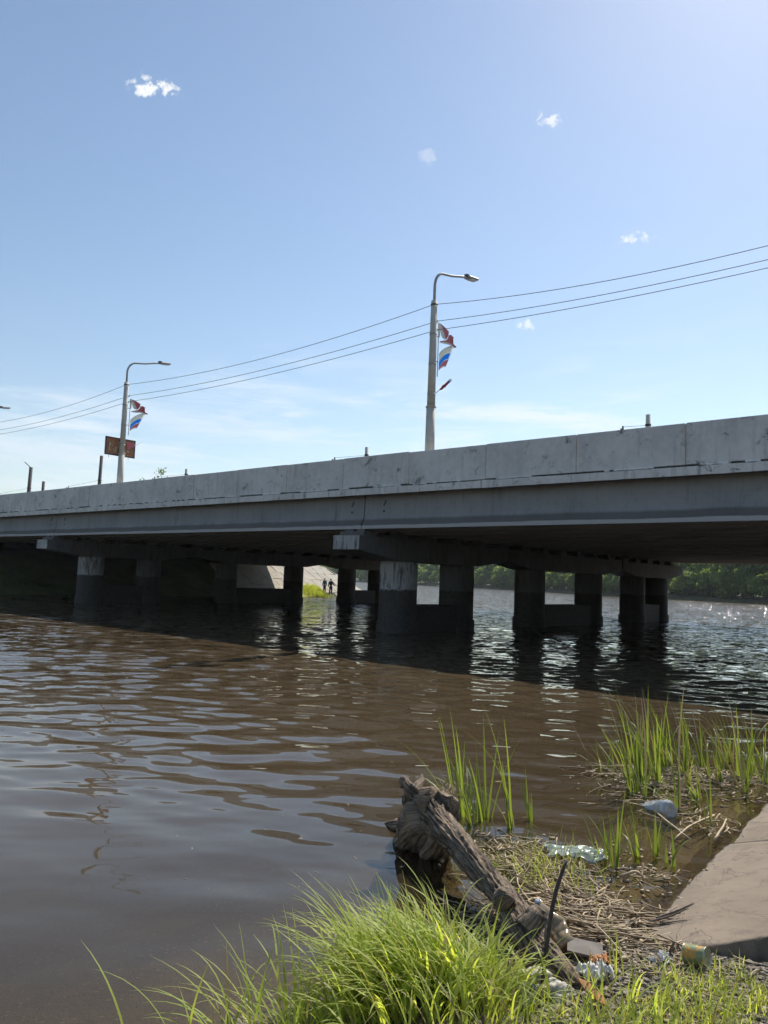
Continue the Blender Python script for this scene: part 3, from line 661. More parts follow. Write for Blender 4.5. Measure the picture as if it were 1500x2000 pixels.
# emblem: cut-out red bird over a three-band flag, standing out from the post towards the road (local y)
def poly_plate(m, pts, x, t, mi=0):
    bm = bmesh.new(); f = bm.faces.new([bm.verts.new((x, p[0], p[1])) for p in pts])
    bmesh.ops.triangulate(bm, faces=[f]); g = bmesh.ops.extrude_face_region(bm, geom=bm.faces[:])
    for v in [q for q in g['geom'] if isinstance(q, bmesh.types.BMVert)]: v.co.x += t
    bmesh.ops.recalc_face_normals(bm, faces=bm.faces); m.bm(bm, mi=mi)
def emblem():
    r = empty('flag_emblem')
    m = MB(); m.tube([(0, 0.30, -1.95), (0, 0.30, 0.0)], 0.016, 8); m.build('mast', M['steel'], r)
    for z in (-0.52, -1.42): m = MB(); m.tube([(0, 0.12, z), (0, 0.31, z)], 0.017, 6); m.build('bracket', M['steel'], r)
    sc = lambda pts: [(0.30 + (a - 240) / 375 * 1.10, -(b - 180) / 1200 * 1.95 + (a - 240) / 375 * 0.16) for a, b in pts]
    wing = sc([(262, 190), (350, 250), (440, 335), (432, 420), (405, 500), (388, 520), (370, 490), (350, 455), (355, 425), (335, 400), (338, 370), (312, 345), (325, 315), (300, 285), (305, 262), (280, 235)])
    body = sc([(445, 410), (475, 398), (505, 412), (520, 435), (545, 440), (530, 480), (508, 520), (500, 470), (488, 500), (495, 545), (525, 590), (570, 620), (606, 650), (590, 668), (540, 645), (480, 600), (420, 588), (350, 580), (280, 605), (262, 590), (330, 560), (395, 535), (425, 490)])
    rim = sc([(225, 185), (262, 190), (280, 235), (305, 262), (300, 285), (325, 315), (312, 345), (338, 370), (335, 400), (355, 425), (350, 455), (388, 520), (370, 528), (320, 505), (290, 440), (265, 300), (262, 500), (235, 500), (235, 240)])
    tail = sc([(262, 606), (350, 582), (430, 590), (490, 608), (540, 650), (590, 672), (552, 674), (500, 645), (430, 622), (380, 630), (262, 612)])
    for nm, pts, mt, x in (('bird_wing', wing, 'emb_red', 0.0), ('bird_body', body, 'emb_red', 0.004), ('wing_feathers', rim, 'emb_cream', 0.002), ('tail_scroll', tail, 'emb_cream', 0.001)):
        m = MB(); poly_plate(m, pts, x, 0.02); m.build(nm, M[mt], r)
    def arc(y0, y1, x1, yr, k=8):      # curved band edge from the mast up to the slanted fly edge
        return [(262 + (x1 - 262) * t, y0 + (y1 - y0) * math.sin(t * math.pi / 2) ** 0.75) for t in np.linspace(0, 1, k)]
    e = [(930, 640, 535), (1075, 815, 480), (1230, 980, 440), (1240, 1130, 395)]
    ed = [arc(880, 650, 532, 0), arc(1060, 815, 482, 0), arc(1200, 972, 440, 0), arc(1235, 1135, 395, 0)]
    for i_, mt in enumerate(('f_white', 'f_blue', 'f_red')):
        top = sc(ed[i_]); bot = sc([(a, b - 14) for a, b in ed[i_ + 1]]); m = MB(); poly_plate(m, top + bot[::-1], 0.003, 0.008); m.build(('white_band', 'blue_band', 'red_band')[i_], M[mt], r)
    for i_ in range(4):
        m = MB(); m.tube([(0.006, *p) for p in sc(ed[i_])], 0.012, 6); m.build('band_frame', M['emb_cream'], r)
    m = MB(); m.tube([(0.006, *p) for p in sc([(545, 660), (395, 1135)])], 0.010, 6); m.build('fly_frame', M['steel'], r)
    return r
em0 = emblem()
for k, (s_, lab) in enumerate(((-3.05, 'red bird and tricolour flag emblem on the nearer lamp post'), (17.3, 'red bird and tricolour flag emblem on the lamp post above the rusty board'))):
    o_ = em0 if k == 0 else copy_tree(em0)
    o_.location = B(s_, -2.2, 11.12 - (0.0 if k == 0 else 0.12)); o_.rotation_euler = (0, 0, BROT); tag(o_, lab, 'emblem', 'flag emblems on the lamp posts')
def furled(furl=True):
    r = empty('furled_flag'); d = Vector((0, 0.80, 0.62)).normalized()
    m = MB(); m.tube([(0, 0.13, 0), Vector((0, 0.13, 0)) + d * 1.25], 0.012, 6); m.build('staff', M['steel'], r)
    m = MB(); pts = [Vector((0.01 * (-1) ** i, 0.13, 0)) + d * (0.42 + 0.085 * i) + Vector((0, 0, -0.012 * (i % 3))) for i in range(9)]
    m.tube(pts, [0.02, 0.035, 0.045, 0.05, 0.06, 0.045, 0.05, 0.04, 0.03], 9); m.build('rolled_cloth', M['cloth_red'], r)
    m = MB(); pts = [Vector((0, 0.13, 0)) + d * t for t in (1.09, 1.15, 1.22, 1.30)]; m.tube(pts, [0.03, 0.06, 0.055, 0.02], 9); m.build('white_cloth_end', M['f_white'], r)
    m = MB(); pts = [Vector((0, 0.13, 0)) + d * t for t in (1.03, 1.06, 1.10)]; m.tube(pts, [0.04, 0.055, 0.045], 9); m.build('blue_cloth', M['f_blue'], r)
    return r
ff = furled(); ff.location = B(-3.05, -2.2, 8.48); ff.rotation_euler = (0, 0, BROT); tag(ff, 'small furled red flag slanting up from the nearer lamp post', 'flag')
# rusty board on the second post
rb = empty('rusty_board', B(17.55, -2.2, 7.95), BROT); rb.scale = (1, 0.86, 0.86); tag(rb, 'rusty rectangular sheet-metal board with flaked paint behind the further lamp post', 'sign board')
m = MB(); m.box(-0.02, 0.02, -0.92, 0.98, 0.0, 1.02); m.build('sheet', M['rust'], rb)
m = MB()
for y0, y1, z0, z1 in ((-0.96, 1.02, -0.04, 0.02), (-0.96, 1.02, 1.0, 1.06), (-0.96, -0.90, 0.02, 1.0), (0.96, 1.02, 0.02, 1.0)): m.box(-0.035, 0.045, y0, y1, z0, z1)
m.build('frame', M['dark_steel'], rb)
for z in (0.1, 0.9): m = MB(); m.box(0.03, 0.26, -0.1, 0.1, z, z + 0.05); m.build('bracket', M['dark_steel'], rb)
for y in (-0.7, 0.6): m = MB(); m.tube([(0, y, -0.04), (0.02, y + 0.01, -0.2)], 0.012, 6); m.build('hanging_bolt', M['dark_steel'], rb)
fl = empty('tattered_flag', B(17.3, -2.2, 8.15), BROT); tag(fl, 'short flag staff with faded pink cloth in front of the rusty board', 'flag')
d = Vector((0, 0.80, 0.55)).normalized()
m = MB(); m.tube([(0, 0.13, 0), Vector((0, 0.13, 0)) + d * 1.15], 0.014, 6); m.build('staff', M['steel'], fl)
m = MB(); poly_plate(m, [(0.25, 0.55), (0.75, 0.48), (0.62, 0.36), (0.33, 0.14), (0.27, 0.30)], -0.01, 0.006); m.build('cloth', M['f_red'], fl)
# overhead cables
def cable(name, z, side, lab, sag, right):
    P = []; stops = [58.0, 37.7, 17.3, -3.05, -23.4, -44]
    for a, b in zip(stops[:-1], stops[1:]):
        for t in np.linspace(0, 1, 25)[:-1]:
            s_ = a + (b - a) * t; P.append(B(s_, -2.2 + side, z - (sag + (right if a == -3.05 else 0)) * 4 * t * (1 - t)))
    m = MB(); m.tube(P, 0.011, 5, cap=False); o_ = m.build(name, M['cable']); tag(o_, lab, 'cable', 'overhead cables along the lamp posts')
cable('overhead_cable', 11.70, 0.0, 'topmost of the three overhead cables strung between the lamp posts', 0.42, 0.34)
cable('overhead_cable', 11.16, 0.22, 'middle one of the three overhead cables strung between the lamp posts', 0.30, 0.20)
cable('overhead_cable', 10.84, 0.22, 'lowest of the three overhead cables strung between the lamp posts', 0.26, 0.14)
# far-side poles whose tops show over the parapet
def far_pole(s_, n_, top, mat, rad_, lab, bracket, grp, lean=0.0):
    r = empty('roadside_pole', B(s_, n_, 0), BROT); tag(r, lab, 'pole', grp)
    z0 = 5.42 if s_ < 48 else 3.2
    m = MB(); m.tube([(0, 0, z0), (lean, 0, top)], [rad_ * 1.25, rad_], 16); m.build('shaft', mat, r)
    if bracket:
        za = 12.75 if top < 15 else 13.2; lz = lean * (za - z0) / (top - z0)
        m = MB(); m.tube([(lz, 0, za), (0.0, -3.9, 11.95)], 0.013, 5); m.build('stay_wire', M['cable'], r)
        m = MB(); m.tube([(0, 0, 10.7), (0.0, -4.2, 11.78)], 0.045, 8); m.build('bracket_arm', M['dark_steel'], r)
        m = MB(); m.tube([(0.0, -3.9, 11.62), (0.0, -3.9, 12.0)], 0.06, 8); m.build('insulator', M['dark_steel'], r)
        m = MB(); m.tube([(lz, 0, za), (0, 2.4, 11.0)], 0.013, 5); m.build('guy_wire', M['cable'], r)
        m = MB(); m.tube([(lz, 0, za - .07), (lz, 0, za + .07)], rad_ * 1.25, 12); m.build('band_clamp', M['dark_steel'], r)
    return r
far_pole(0.75, 25.9, 13.45, M['pole'], 0.155, 'pale pole top showing over the parapet at the right', True, 'poles along the far side of the bridge')
far_pole(25.9, 25.9, 13.45, M['pole'], 0.155, 'pale pole top over the parapet left of the nearer lamp post', True, 'poles along the far side of the bridge')
far_pole(52.9, 25.9, 13.35, M['pole'], 0.155, 'small pale pole top over the parapet right of the thin shrub tips', True, 'poles along the far side of the bridge')
far_pole(72.0, 25.9, 16.3, M['creosote'], 0.20, 'dark pole standing just left of the further lamp post', True, 'dark poles beyond the bridge end', 0.35)
tall_pole = far_pole(92.0, 25.9, 16.2, M['creosote'], 0.24, 'dark pole with a small slanting arm on top near the left edge', True, 'dark poles beyond the bridge end', 0.5)
far_pole(91.0, 27.5, 14.3, M['creosote'], 0.2, 'short dark pole just right of the pole with a slanting arm', False, 'dark poles beyond the bridge end', 0.3)
m = MB(); m.tube([(0.5, 0, 16.1), (0.35, -0.9, 16.85)], 0.06, 6); m.build('slanting_arm', M['dark_steel'], tall_pole)
# ------------------------------------------------------------------ trees and the far shore
def leaf_quads(C, size, rng, up=0.3):
    n = len(C); a = rng.normal(size=(n, 3)); a /= np.linalg.norm(a, axis=1)[:, None]
    b = np.cross(a, rng.normal(size=(n, 3))); b /= np.linalg.norm(b, axis=1)[:, None]
    s = (size * rng.uniform(0.6, 1.4, n))[:, None]
    V = np.stack([C - a * s - b * s * 0.5, C + a * s * 0.2 - b * s * 0.7, C + a * s + b * s * 0.3, C - a * s * 0.1 + b * s * 0.75], 1).reshape(-1, 3)
    return V, np.arange(4 * n).reshape(n, 4)
def crown_pts(h, w_, n, rng, base=0.18, lobes=16):
    L = []
    for _ in range(lobes):
        t = rng.uniform(base + 0.08, 0.95); rmax = w_ * (math.sin(math.pi * min(1, (t - base + 0.12) / (1.16 - base))) ** 0.7)
        q = rng.uniform(0, 6.28); r_ = rmax * math.sqrt(rng.uniform(0.1, 1)); L.append((r_ * math.cos(q) * 0.8, r_ * math.sin(q) * 0.8, t * h, w_ * rng.uniform(0.28, 0.5)))
    L = np.array(L); k = rng.integers(0, len(L), n); d = rng.normal(size=(n, 3)); d /= np.linalg.norm(d, axis=1)[:, None]
    rr = L[k, 3] * rng.uniform(0.55, 1.08, n) ** 0.6
    return L[k, :3] + d * rr[:, None] * np.array((1, 1, 0.85)), L
def make_tree(h, w_, n, seed, lsize, mat):
    rng = np.random.default_rng(seed); r = empty('shore_tree'); P, L = crown_pts(h, w_, n, rng, 0.05)
    V, F = leaf_quads(P, lsize, rng); obj('crown', np_mesh('crown', V, F), mat, r)
    m = MB(); m.tube([(0, 0, -0.5), (0.05 * w_, 0, h * 0.3), (-0.04 * w_, 0.05, h * 0.6), (0, 0, h * 0.85)], [0.03 * h, 0.024 * h, 0.015 * h, 0.004 * h], 8)
    for l_ in L[:7]:
        m.tube([(0, 0, l_[2] * 0.45), (l_[0] * 0.5, l_[1] * 0.5, l_[2] * 0.75), (l_[0], l_[1], l_[2])], [0.012 * h, 0.008 * h, 0.003 * h], 6)
    m.build('trunk', M['bark'], r); return r
kinds = [make_tree(8.5, 3.2, 2000, 1, 0.42, M['tree_a']), make_tree(7.0, 3.4, 2600, 2, 0.32, M['tree_b']), make_tree(9.5, 3.0, 2000, 3, 0.42, M['tree_a']),
         make_tree(5.0, 3.0, 2000, 4, 0.30, M['tree_b']), make_tree(7.8, 3.8, 2800, 5, 0.36, M['tree_b'])]
spots = []
def along(line, d):
    for a, b in zip(line[:-1], line[1:]):
        L_ = np.hypot(*(b - a))
        if d <= L_: t = (b - a) / L_; return a + t * d, np.array((t[1], -t[0]))
        d -= L_
    return line[-1], np.array((1.0, 0))
tr_rng = random.Random(5); d_ = 28.0
for px_, dd_ in ((1338, 172), (1352, 169), (1366, 167), (1380, 165), (1395, 163), (1412, 160)):
    p_ = AY(px_, 1160, dd_); spots.append((p_.x, p_.y, 0.7, 0, 40))
while d_ < 470:
    p, nr = along(rbl, d_); near = d_ < 240
    for row in range(2):
        off = 2.0 + row * 4.5 + tr_rng.uniform(-1, 1.6); q = p + nr * off; spots.append((q[0], q[1], 0.4 + 0.10 * off, row, d_))
    d_ += tr_rng.uniform(3.6, 5.6) if near else tr_rng.uniform(7, 11)
used = [False] * 5
for (x, y, z, row, dd) in spots:
    if not (-0.10 < x / y < 0.60): continue
    k = tr_rng.choice((3, 1, 3, 4) if row == 0 else (0, 1, 2, 4, 0, 2))
    o_ = kinds[k] if not used[k] else copy_tree(kinds[k]); used[k] = True
    sc = tr_rng.uniform(1.0, 1.45) * (1.0 if row else 0.8); o_.location = (x, y, z); o_.scale = (sc * tr_rng.uniform(.9, 1.1), sc * tr_rng.uniform(.9, 1.1), sc); o_.rotation_euler = (0, 0, tr_rng.uniform(0, 6.28))
    look = ('upright dark green', 'pale rounded', 'tall narrow dark green', 'low bushy pale', 'broad spreading pale')[k]
    tag(o_, look + (' tree at the water edge of the far wooded shore' if row == 0 else ' tree behind the water-edge trees of the far shore'), 'tree', ('front' if row == 0 else 'rear') + ' trees of the far shore')
def shrub_tip(px, py, dist, h, lab):            # slender young trees rising behind the bridge
    top = AY(px, py, dist); r = empty('young_tree', (top.x, top.y, top.z - h)); tag(r, lab, 'tree', 'young trees behind the bridge')
    rng = np.random.default_rng(int(px)); P = []
    m = MB(); m.tube([(0, 0, 0), (0.1, 0, h * 0.5), (0, 0, h)], [0.09, 0.06, 0.015], 6); m.build('trunk', M['bark'], r)
    for k in range(26):
        t = rng.uniform(0.45, 1.0); q = rng.uniform(0, 6.28); l_ = (1.06 - t) * h * 0.30 + 0.25
        for u in np.linspace(0.3, 1, 9): P.append((math.cos(q) * l_ * u + rng.normal() * .05, math.sin(q) * l_ * u + rng.normal() * .05, t * h + u * l_ * 1.1 + rng.normal() * .05))
    V, F = leaf_quads(np.array(P), 0.11, rng); obj('crown', np_mesh('crown', V, F), M['tree_b'], r)
shrub_tip(285, 936, 92, 9.5, 'lower of the two leafy tree tips showing over the parapet')
shrub_tip(316, 920, 92, 10.5, 'taller of the two leafy tree tips showing over the parapet')
# small tree growing from the paved slope behind the far pier
st_ = empty('slope_tree', B(41.6, 26.6, 3.15)); tag(st_, 'forked dark tree trunks growing out of the paved slope', 'tree')
m = MB()
for k, (x, y) in enumerate(((-0.9, 0.2), (0.2, -0.2), (1.1, 0.3))): m.tube([(x * 0.5, y, -0.3), (x * 0.7, y, 0.8), (x * 1.1, y * 1.5, 2.2), (x * 1.6, y, 3.5)], [0.13, 0.11, 0.08, 0.03], 7)
m.tube([(-0.4, 0, 0.2), (0.1, 0, 0.7), (0.6, 0.1, 1.1)], 0.07, 6); m.build('trunk', M['bark'], st_)
P, L_ = crown_pts(3.4, 1.9, 900, np.random.default_rng(8), 0.4); V, F = leaf_quads(P + np.array((0, 0, 0.6)), 0.16, np.random.default_rng(8)); obj('crown', np_mesh('crown', V, F), M['tree_b'], st_)
# building behind the right-hand trees
def block():
    c = AY(1352, 1150, 235); r = empty('apartment_block', (c.x, c.y, 2.2), R(-18)); tag(r, 'pale multi-storey block glimpsed above the far shore trees', 'building')
    H_, W_, D_ = 15.0, 30.0, 12.0
    m = MB(); m.box(-W_ / 2, W_ / 2, 0, D_, 0, H_); m.build('wall', M['bld_wall'], r)
    m = MB(); m.box(-W_ / 2 - .3, W_ / 2 + .3, -.3, D_ + .3, H_, H_ + .4); m.build('roof', M['bld_roof'], r)
    wm = MB(); wm.box(-0.75, 0.75, -0.05, 0.05, 0, 1.5); wme_ = wm.mesh('window'); fm = MB()
    for x0, x1, z0, z1 in ((-.82, .82, -.08, 0), (-.82, .82, 1.5, 1.58), (-.82, -.75, 0, 1.5), (.75, .82, 0, 1.5), (-.04, .04, 0, 1.5)): fm.box(x0, x1, -.09, -.04, z0, z1)
    fme = fm.mesh('window_frame')
    for fl_ in range(5):
        for k in range(9):
            o_ = obj('window', wme_, M['bld_glass'], r, (-W_ / 2 + 2 + k * 3.25, 0, 0.9 + fl_ * 2.9)); obj('window_frame', fme, M['bld_wall'], o_)
block()
# ------------------------------------------------------------------ people on the far bank
def skin_mesh(name, nodes, edges, mat, parent, sub=1):
    me = bpy.data.meshes.new(name); me.from_pydata([n_[0] for n_ in nodes], edges, []); o_ = bpy.data.objects.new(name, me); COL.objects.link(o_)
    md = o_.modifiers.new('skin', 'SKIN'); ss = o_.modifiers.new('sub', 'SUBSURF'); ss.levels = sub; ss.render_levels = sub
    for i_, n_ in enumerate(nodes): me.skin_vertices[0].data[i_].radius = (n_[1], n_[2] if len(n_) > 2 else n_[1])
    me.skin_vertices[0].data[0].use_root = True
    dg = bpy.context.evaluated_depsgraph_get(); nm = bpy.data.meshes.new_from_object(o_.evaluated_get(dg)); nm.name = name
    bpy.data.objects.remove(o_); nm.polygons.foreach_set('use_smooth', [True] * len(nm.polygons)); nm.materials.clear()
    return obj(name, nm, mat, parent)
def person(loc, rz, hgt, jacket, hair, lab, point):
    r = empty('person', loc, rz); r.scale = (hgt / 1.75,) * 3; tag(r, lab, 'person', 'people on the far bank')
    hx = [(-0.34, -0.05, 0.80), (0.34, -0.02, 0.80)]
    el = [(-0.30, 0.02, 1.10), (0.30, 0.02, 1.10)]
    if point: hx[0] = (-0.42, -0.36, 1.02); el[0] = (-0.30, -0.10, 1.08)
    N = [((0, 0, 0.95), .15, .11), ((0, 0, 1.15), .14, .10), ((0, 0, 1.38), .17, .10), ((0, 0, 1.48), .07), ((0, -0.01, 1.55), .075, .08), ((0, -0.02, 1.64), .085, .105), ((0, -0.01, 1.71), .06, .07),
         ((-0.2, 0, 1.40), .065), (el[0], .05), (hx[0], .035), ((0.2, 0, 1.40), .065), (el[1], .05), (hx[1], .035),
         ((-0.10, 0, 0.86), .09), ((-0.12, -0.01, 0.48), .065), ((-0.13, 0.02, 0.08), .045), ((-0.13, -0.14, 0.03), .035), ((0.10, 0, 0.86), .09), ((0.12, -0.02, 0.48), .065), ((0.14, 0.02, 0.08), .045), ((0.15, -0.14, 0.03), .035)]
    E_ = [(0, 1), (1, 2), (2, 3), (3, 4), (4, 5), (5, 6), (2, 7), (7, 8), (8, 9), (2, 10), (10, 11), (11, 12), (0, 13), (13, 14), (14, 15), (15, 16), (0, 17), (17, 18), (18, 19), (19, 20)]
    skin_mesh('body', N, E_, M['skin'], r)
    g = 0.022; q = lambda i_, add=g: (N[i_][0], *(v + add for v in N[i_][1:]))
    fin = lambda a, b, t: tuple(a[k] + (b[k] - a[k]) * t for k in range(3))
    J = [((0, 0, 0.90), .18, .14), q(1, .03), q(2, .03), ((0, 0, 1.46), .085), q(7), q(8), (fin(el[0], hx[0], .85), .052), q(10), q(11), (fin(el[1], hx[1], .85), .052)]
    skin_mesh('jacket', J, [(0, 1), (1, 2), (2, 3), (2, 4), (4, 5), (5, 6), (2, 7), (7, 8), (8, 9)], jacket, r)
    T = [((0, 0, 0.96), .155, .12), q(13, .02), q(14, .02), ((-0.13, 0.02, 0.12), .065), q(17, .02), q(18, .02), ((0.14, 0.02, 0.12), .065)]
    skin_mesh('trousers', T, [(0, 1), (1, 2), (2, 3), (0, 4), (4, 5), (5, 6)], M['trousers'], r)
    H_ = [((0, 0.03, 1.62), .085, .085), ((0, 0.02, 1.70), .088, .10), ((0, 0.0, 1.75), .05, .06)]
    skin_mesh('hair', H_, [(0, 1), (1, 2)], hair, r)
def on_left(px, py):
    best = None
    for t in np.arange(50, 120, 0.05):
        p = Vector((0, 0, CAM_H)) + ray(px, py) * t; d = p - O; s_, n_ = d.dot(EB), d.dot(EN)
        if p.z <= float(left_z(np.array(s_), np.array(n_))) : return p
    return p
p1 = on_left(633.5, 1157.5); person(p1, R(-40), 1.48, M['jacket_blue'], M['hair'], 'person in a blue jacket standing on the far bank', False)
p2 = on_left(645.5, 1162); person(p2, R(150), 1.66, M['jacket_black'], M['red_hair'], 'person in black clothes gesturing beside the one in blue', True)
# ------------------------------------------------------------------ grass and reed blades
def blades(base, length, width, lean, az, curl, seg=6, fold=0.0):
    """curved ribbons: base (n,3), length, width, lean angle at root, azimuth of lean, extra bend"""
    n = len(base); t = np.linspace(0, 1, seg + 1); V = np.zeros((n, seg + 1, 2, 3)); p = base.copy(); dirh = np.stack([np.cos(az), np.sin(az), 0 * az], 1)
    side = np.stack([-np.sin(az), np.cos(az), 0 * az], 1)
    for k in range(seg + 1):
        w_ = width * (1 - t[k] ** 2.2) * (0.55 + 0.45 * min(1, t[k] * 5)) + 0.0004
        V[:, k, 0] = p - side * w_[:, None] / 2; V[:, k, 1] = p + side * w_[:, None] / 2
        th = lean + curl * (t[k] + 0.5 / seg) ** 1.4
        p = p + (dirh * np.sin(th)[:, None] + np.array((0, 0, 1.0)) * np.cos(th)[:, None]) * (length / seg)[:, None]
    idx = np.arange(n * (seg + 1) * 2).reshape(n, seg + 1, 2)
    F = np.stack([idx[:, :-1, 0], idx[:, :-1, 1], idx[:, 1:, 1], idx[:, 1:, 0]], -1).reshape(-1, 4)
    return V.reshape(-1, 3), F
def grass_patch(name, n, cx, cy, sx, sy, l0, l1, w0, w1, az_mean, az_sd, lean0, lean1, curl0, curl1, lab, seed, corr=0.0, mat='grass', keep=None, seg=6):
    r = np.random.default_rng(seed); x = r.normal(cx, sx, n); y = r.normal(cy, sy, n) + corr * (x - cx)
    if keep is not None:
        k = keep(x, y); x, y = x[k], y[k]; n = len(x)
    base = np.stack([x, y, shore_z(x, y) - 0.02], 1)
    V, F = blades(base, r.uniform(l0, l1, n), r.uniform(w0, w1, n), np.abs(r.normal(lean0, lean1, n)), r.normal(az_mean, az_sd, n), r.uniform(curl0, curl1, n), seg)
    o_ = obj(name, np_mesh(name, V, F, True), M[mat]); tag(o_, lab, 'grass', kind='stuff'); return o_
grass_patch('tall_grass', 620, 0.22, 3.80, 0.17, 0.15, 0.28, 0.60, 0.006, 0.014, R(165), 0.9, 0.36, 0.25, 0.6, 2.2, 'dense bright green grass tussock leaning over the water in front', 11, 0.55, seg=9, keep=lambda x, y: (x < 0.56) & (x > -0.14))
grass_patch('tall_grass', 300, 0.24, 3.80, 0.16, 0.14, 0.30, 0.62, 0.013, 0.026, R(168), 0.7, 0.34, 0.22, 0.6, 2.0, 'broad arching blades standing among the finer grass of the tussock', 19, 0.55, seg=9, keep=lambda x, y: (x < 0.54) & (x > -0.10))
grass_patch('tall_grass', 26, 0.02, 3.80, 0.06, 0.06, 0.5, 0.74, 0.010, 0.017, R(172), 0.3, 0.45, 0.2, 0.6, 1.5, 'long stray grass blades reaching left out of the tussock', 18, 0.3, seg=10)
grass_patch('tall_grass', 160, -0.18, 3.50, 0.16, 0.05, 0.12, 0.36, 0.006, 0.014, R(140), 1.0, 0.4, 0.3, 0.6, 2.0, 'low grass at the bottom edge left of the tussock', 20, 0.6, seg=7)
grass_patch('tall_grass', 260, 0.48, 3.72, 0.14, 0.13, 0.22, 0.45, 0.009, 0.018, R(60), 1.3, 0.3, 0.2, 0.6, 1.8, 'green grass at the foot of the fallen log', 12, 0.2, seg=8, keep=lambda x, y: y < 4.05)
grass_patch('tall_grass', 34, -0.52, 3.44, 0.14, 0.07, 0.3, 0.6, 0.008, 0.014, R(150), 0.6, 0.5, 0.25, 0.4, 1.6, 'sparse arching grass blades over the water at the bottom left', 13, 0.4, seg=8)
slab_f = lambda x, y: ((x - 1.76) * .8 - (y - 4.9) * .6)
grass_patch('short_grass', 3800, 1.6, 3.62, 0.60, 0.24, 0.04, 0.14, 0.003, 0.007, R(40), 1.8, 0.35, 0.3, 0.2, 1.2, 'thin short grass on the gravel at the bottom right', 14, 0.0, keep=lambda x, y: (wob(x, y, 5.0, 77) > -0.05) & (y < 3.98 + 0.05 * x))
grass_patch('short_grass', 130, 1.02, 3.55, 0.24, 0.18, 0.14, 0.34, 0.007, 0.013, R(20), 1.6, 0.4, 0.25, 0.4, 1.4, 'green grass clump between the litter at the bottom centre', 15, 0.0)
grass_patch('wet_grass', 260, 1.15, 5.55, 0.20, 0.28, 0.18, 0.4, 0.003, 0.007, R(150), 1.5, 0.5, 0.3, 0.4, 1.5, 'thin yellow-green grass growing through the reed litter', 16, 0.0)
# far-bank grass strip by the people
def far_grass():
    r = np.random.default_rng(3); n = 2200; s_ = r.uniform(35.8, 37.6, n); nn_ = 28.2 + 4.0 * r.random(n) ; hgt = 0.15 + 0.55 * np.exp(-((nn_ - 30.6) / 1.2) ** 2)
    X = O.x + EB.x * s_ + EN.x * nn_; Y = O.y + EB.y * s_ + EN.y * nn_
    V, F = blades(np.stack([X, Y, left_z(s_, nn_)], 1), hgt * r.uniform(.6, 1.2, n), np.full(n, 0.03), np.abs(r.normal(.2, .2, n)), r.uniform(0, 6.28, n), r.uniform(.1, 1, n), 3)
    tag(obj('waterside_grass', np_mesh('waterside_grass', V, F), M['grass']), 'yellow-green grass on the far water edge below the two people', 'grass', kind='stuff')
far_grass()
# reeds: one object per plant, one child per leaf
def reed(px, py, hgt, n, lab, lean_az=180, spread=0.16, dry=0, grp=None, width=0.024, z=None):
    b = G(px, py, 0.0); zz = min(float(shore_z(b.x, b.y)), 0.0) if z is None else z
    r = empty('reed_plant', (b.x, b.y, zz)); tag(r, lab, 'reed', grp); rg = np.random.default_rng(int(px * 7 + py))
    for k in range(n):
        az = np.array([R(lean_az) + rg.normal(0, 0.8)]); L_ = np.array([(hgt - zz) * rg.uniform(0.6, 1.12)]) if k else np.array([1.1 * (hgt - zz)])
        V, F = blades(np.array([[rg.normal(0, .018), rg.normal(0, .018), -0.02]]), L_, np.array([width * rg.uniform(.7, 1.15)]), np.array([abs(rg.normal(0.07, spread * .8))]), az, np.array([rg.uniform(0.1, 0.55) if rg.random() < .75 else rg.uniform(.7, 1.9)]), 9)
        # slight keel so that the leaf is not flat
        V = V.reshape(-1, 2, 3); mid = V.mean(1); d = V[:, 1] - V[:, 0]; wd = np.linalg.norm(d, axis=1)[:, None]; nrm = np.cross(d, np.array((0, 0, 1.0))); nrm /= np.linalg.norm(nrm, axis=1)[:, None] + 1e-9
        V3 = np.stack([V[:, 0], mid + nrm * wd * 0.22, V[:, 1]], 1); ng = len(V3); i_ = np.arange(ng * 3).reshape(ng, 3)
        F3 = np.concatenate([np.stack([i_[:-1, a], i_[:-1, a + 1], i_[1:, a + 1], i_[1:, a]], 1) for a in (0, 1)])
        obj('leaf', np_mesh('leaf', V3.reshape(-1, 3), F3, True), M['dry_reed'] if k < dry else M['reed'], r)
reed(905, 1590, 0.86, 15, 'tall green reed plant right behind the fallen log stump', 165, .24)
reed(930, 1612, 0.62, 14, 'shorter green reed plant touching the back of the fallen log', 150, .26)
reed(948, 1600, 0.80, 11, 'slender green reed between the log and the tallest single reed', 130, .16)
reed(1003, 1618, 0.97, 6, 'tallest single reed standing in the water beyond the log', 165, .09)
reed(1040, 1605, 0.42, 5, 'small reed just right of the tallest single reed', 100, .08)
reed(1205, 1695, 0.52, 7, 'reed clump in the water near the concrete slope tip', 120, .16)
reed(1243, 1672, 0.38, 5, 'curved reed right of the clump near the concrete slope tip', 150, .2)
reed(1285, 1672, 0.30, 5, 'low reed beside the floating clear bottle', 60, .25)
reed(1178, 1680, 0.34, 6, 'yellowish small reed left of the clump near the concrete slope', 140, .22)
reed(1312, 1690, 0.26, 3, 'short thin reed stem closest to the concrete slope edge', 80, .1)
reed(1388, 1612, 0.68, 6, 'dark-based reed standing beside the clear bottle near the slope', 110, .12, 1)
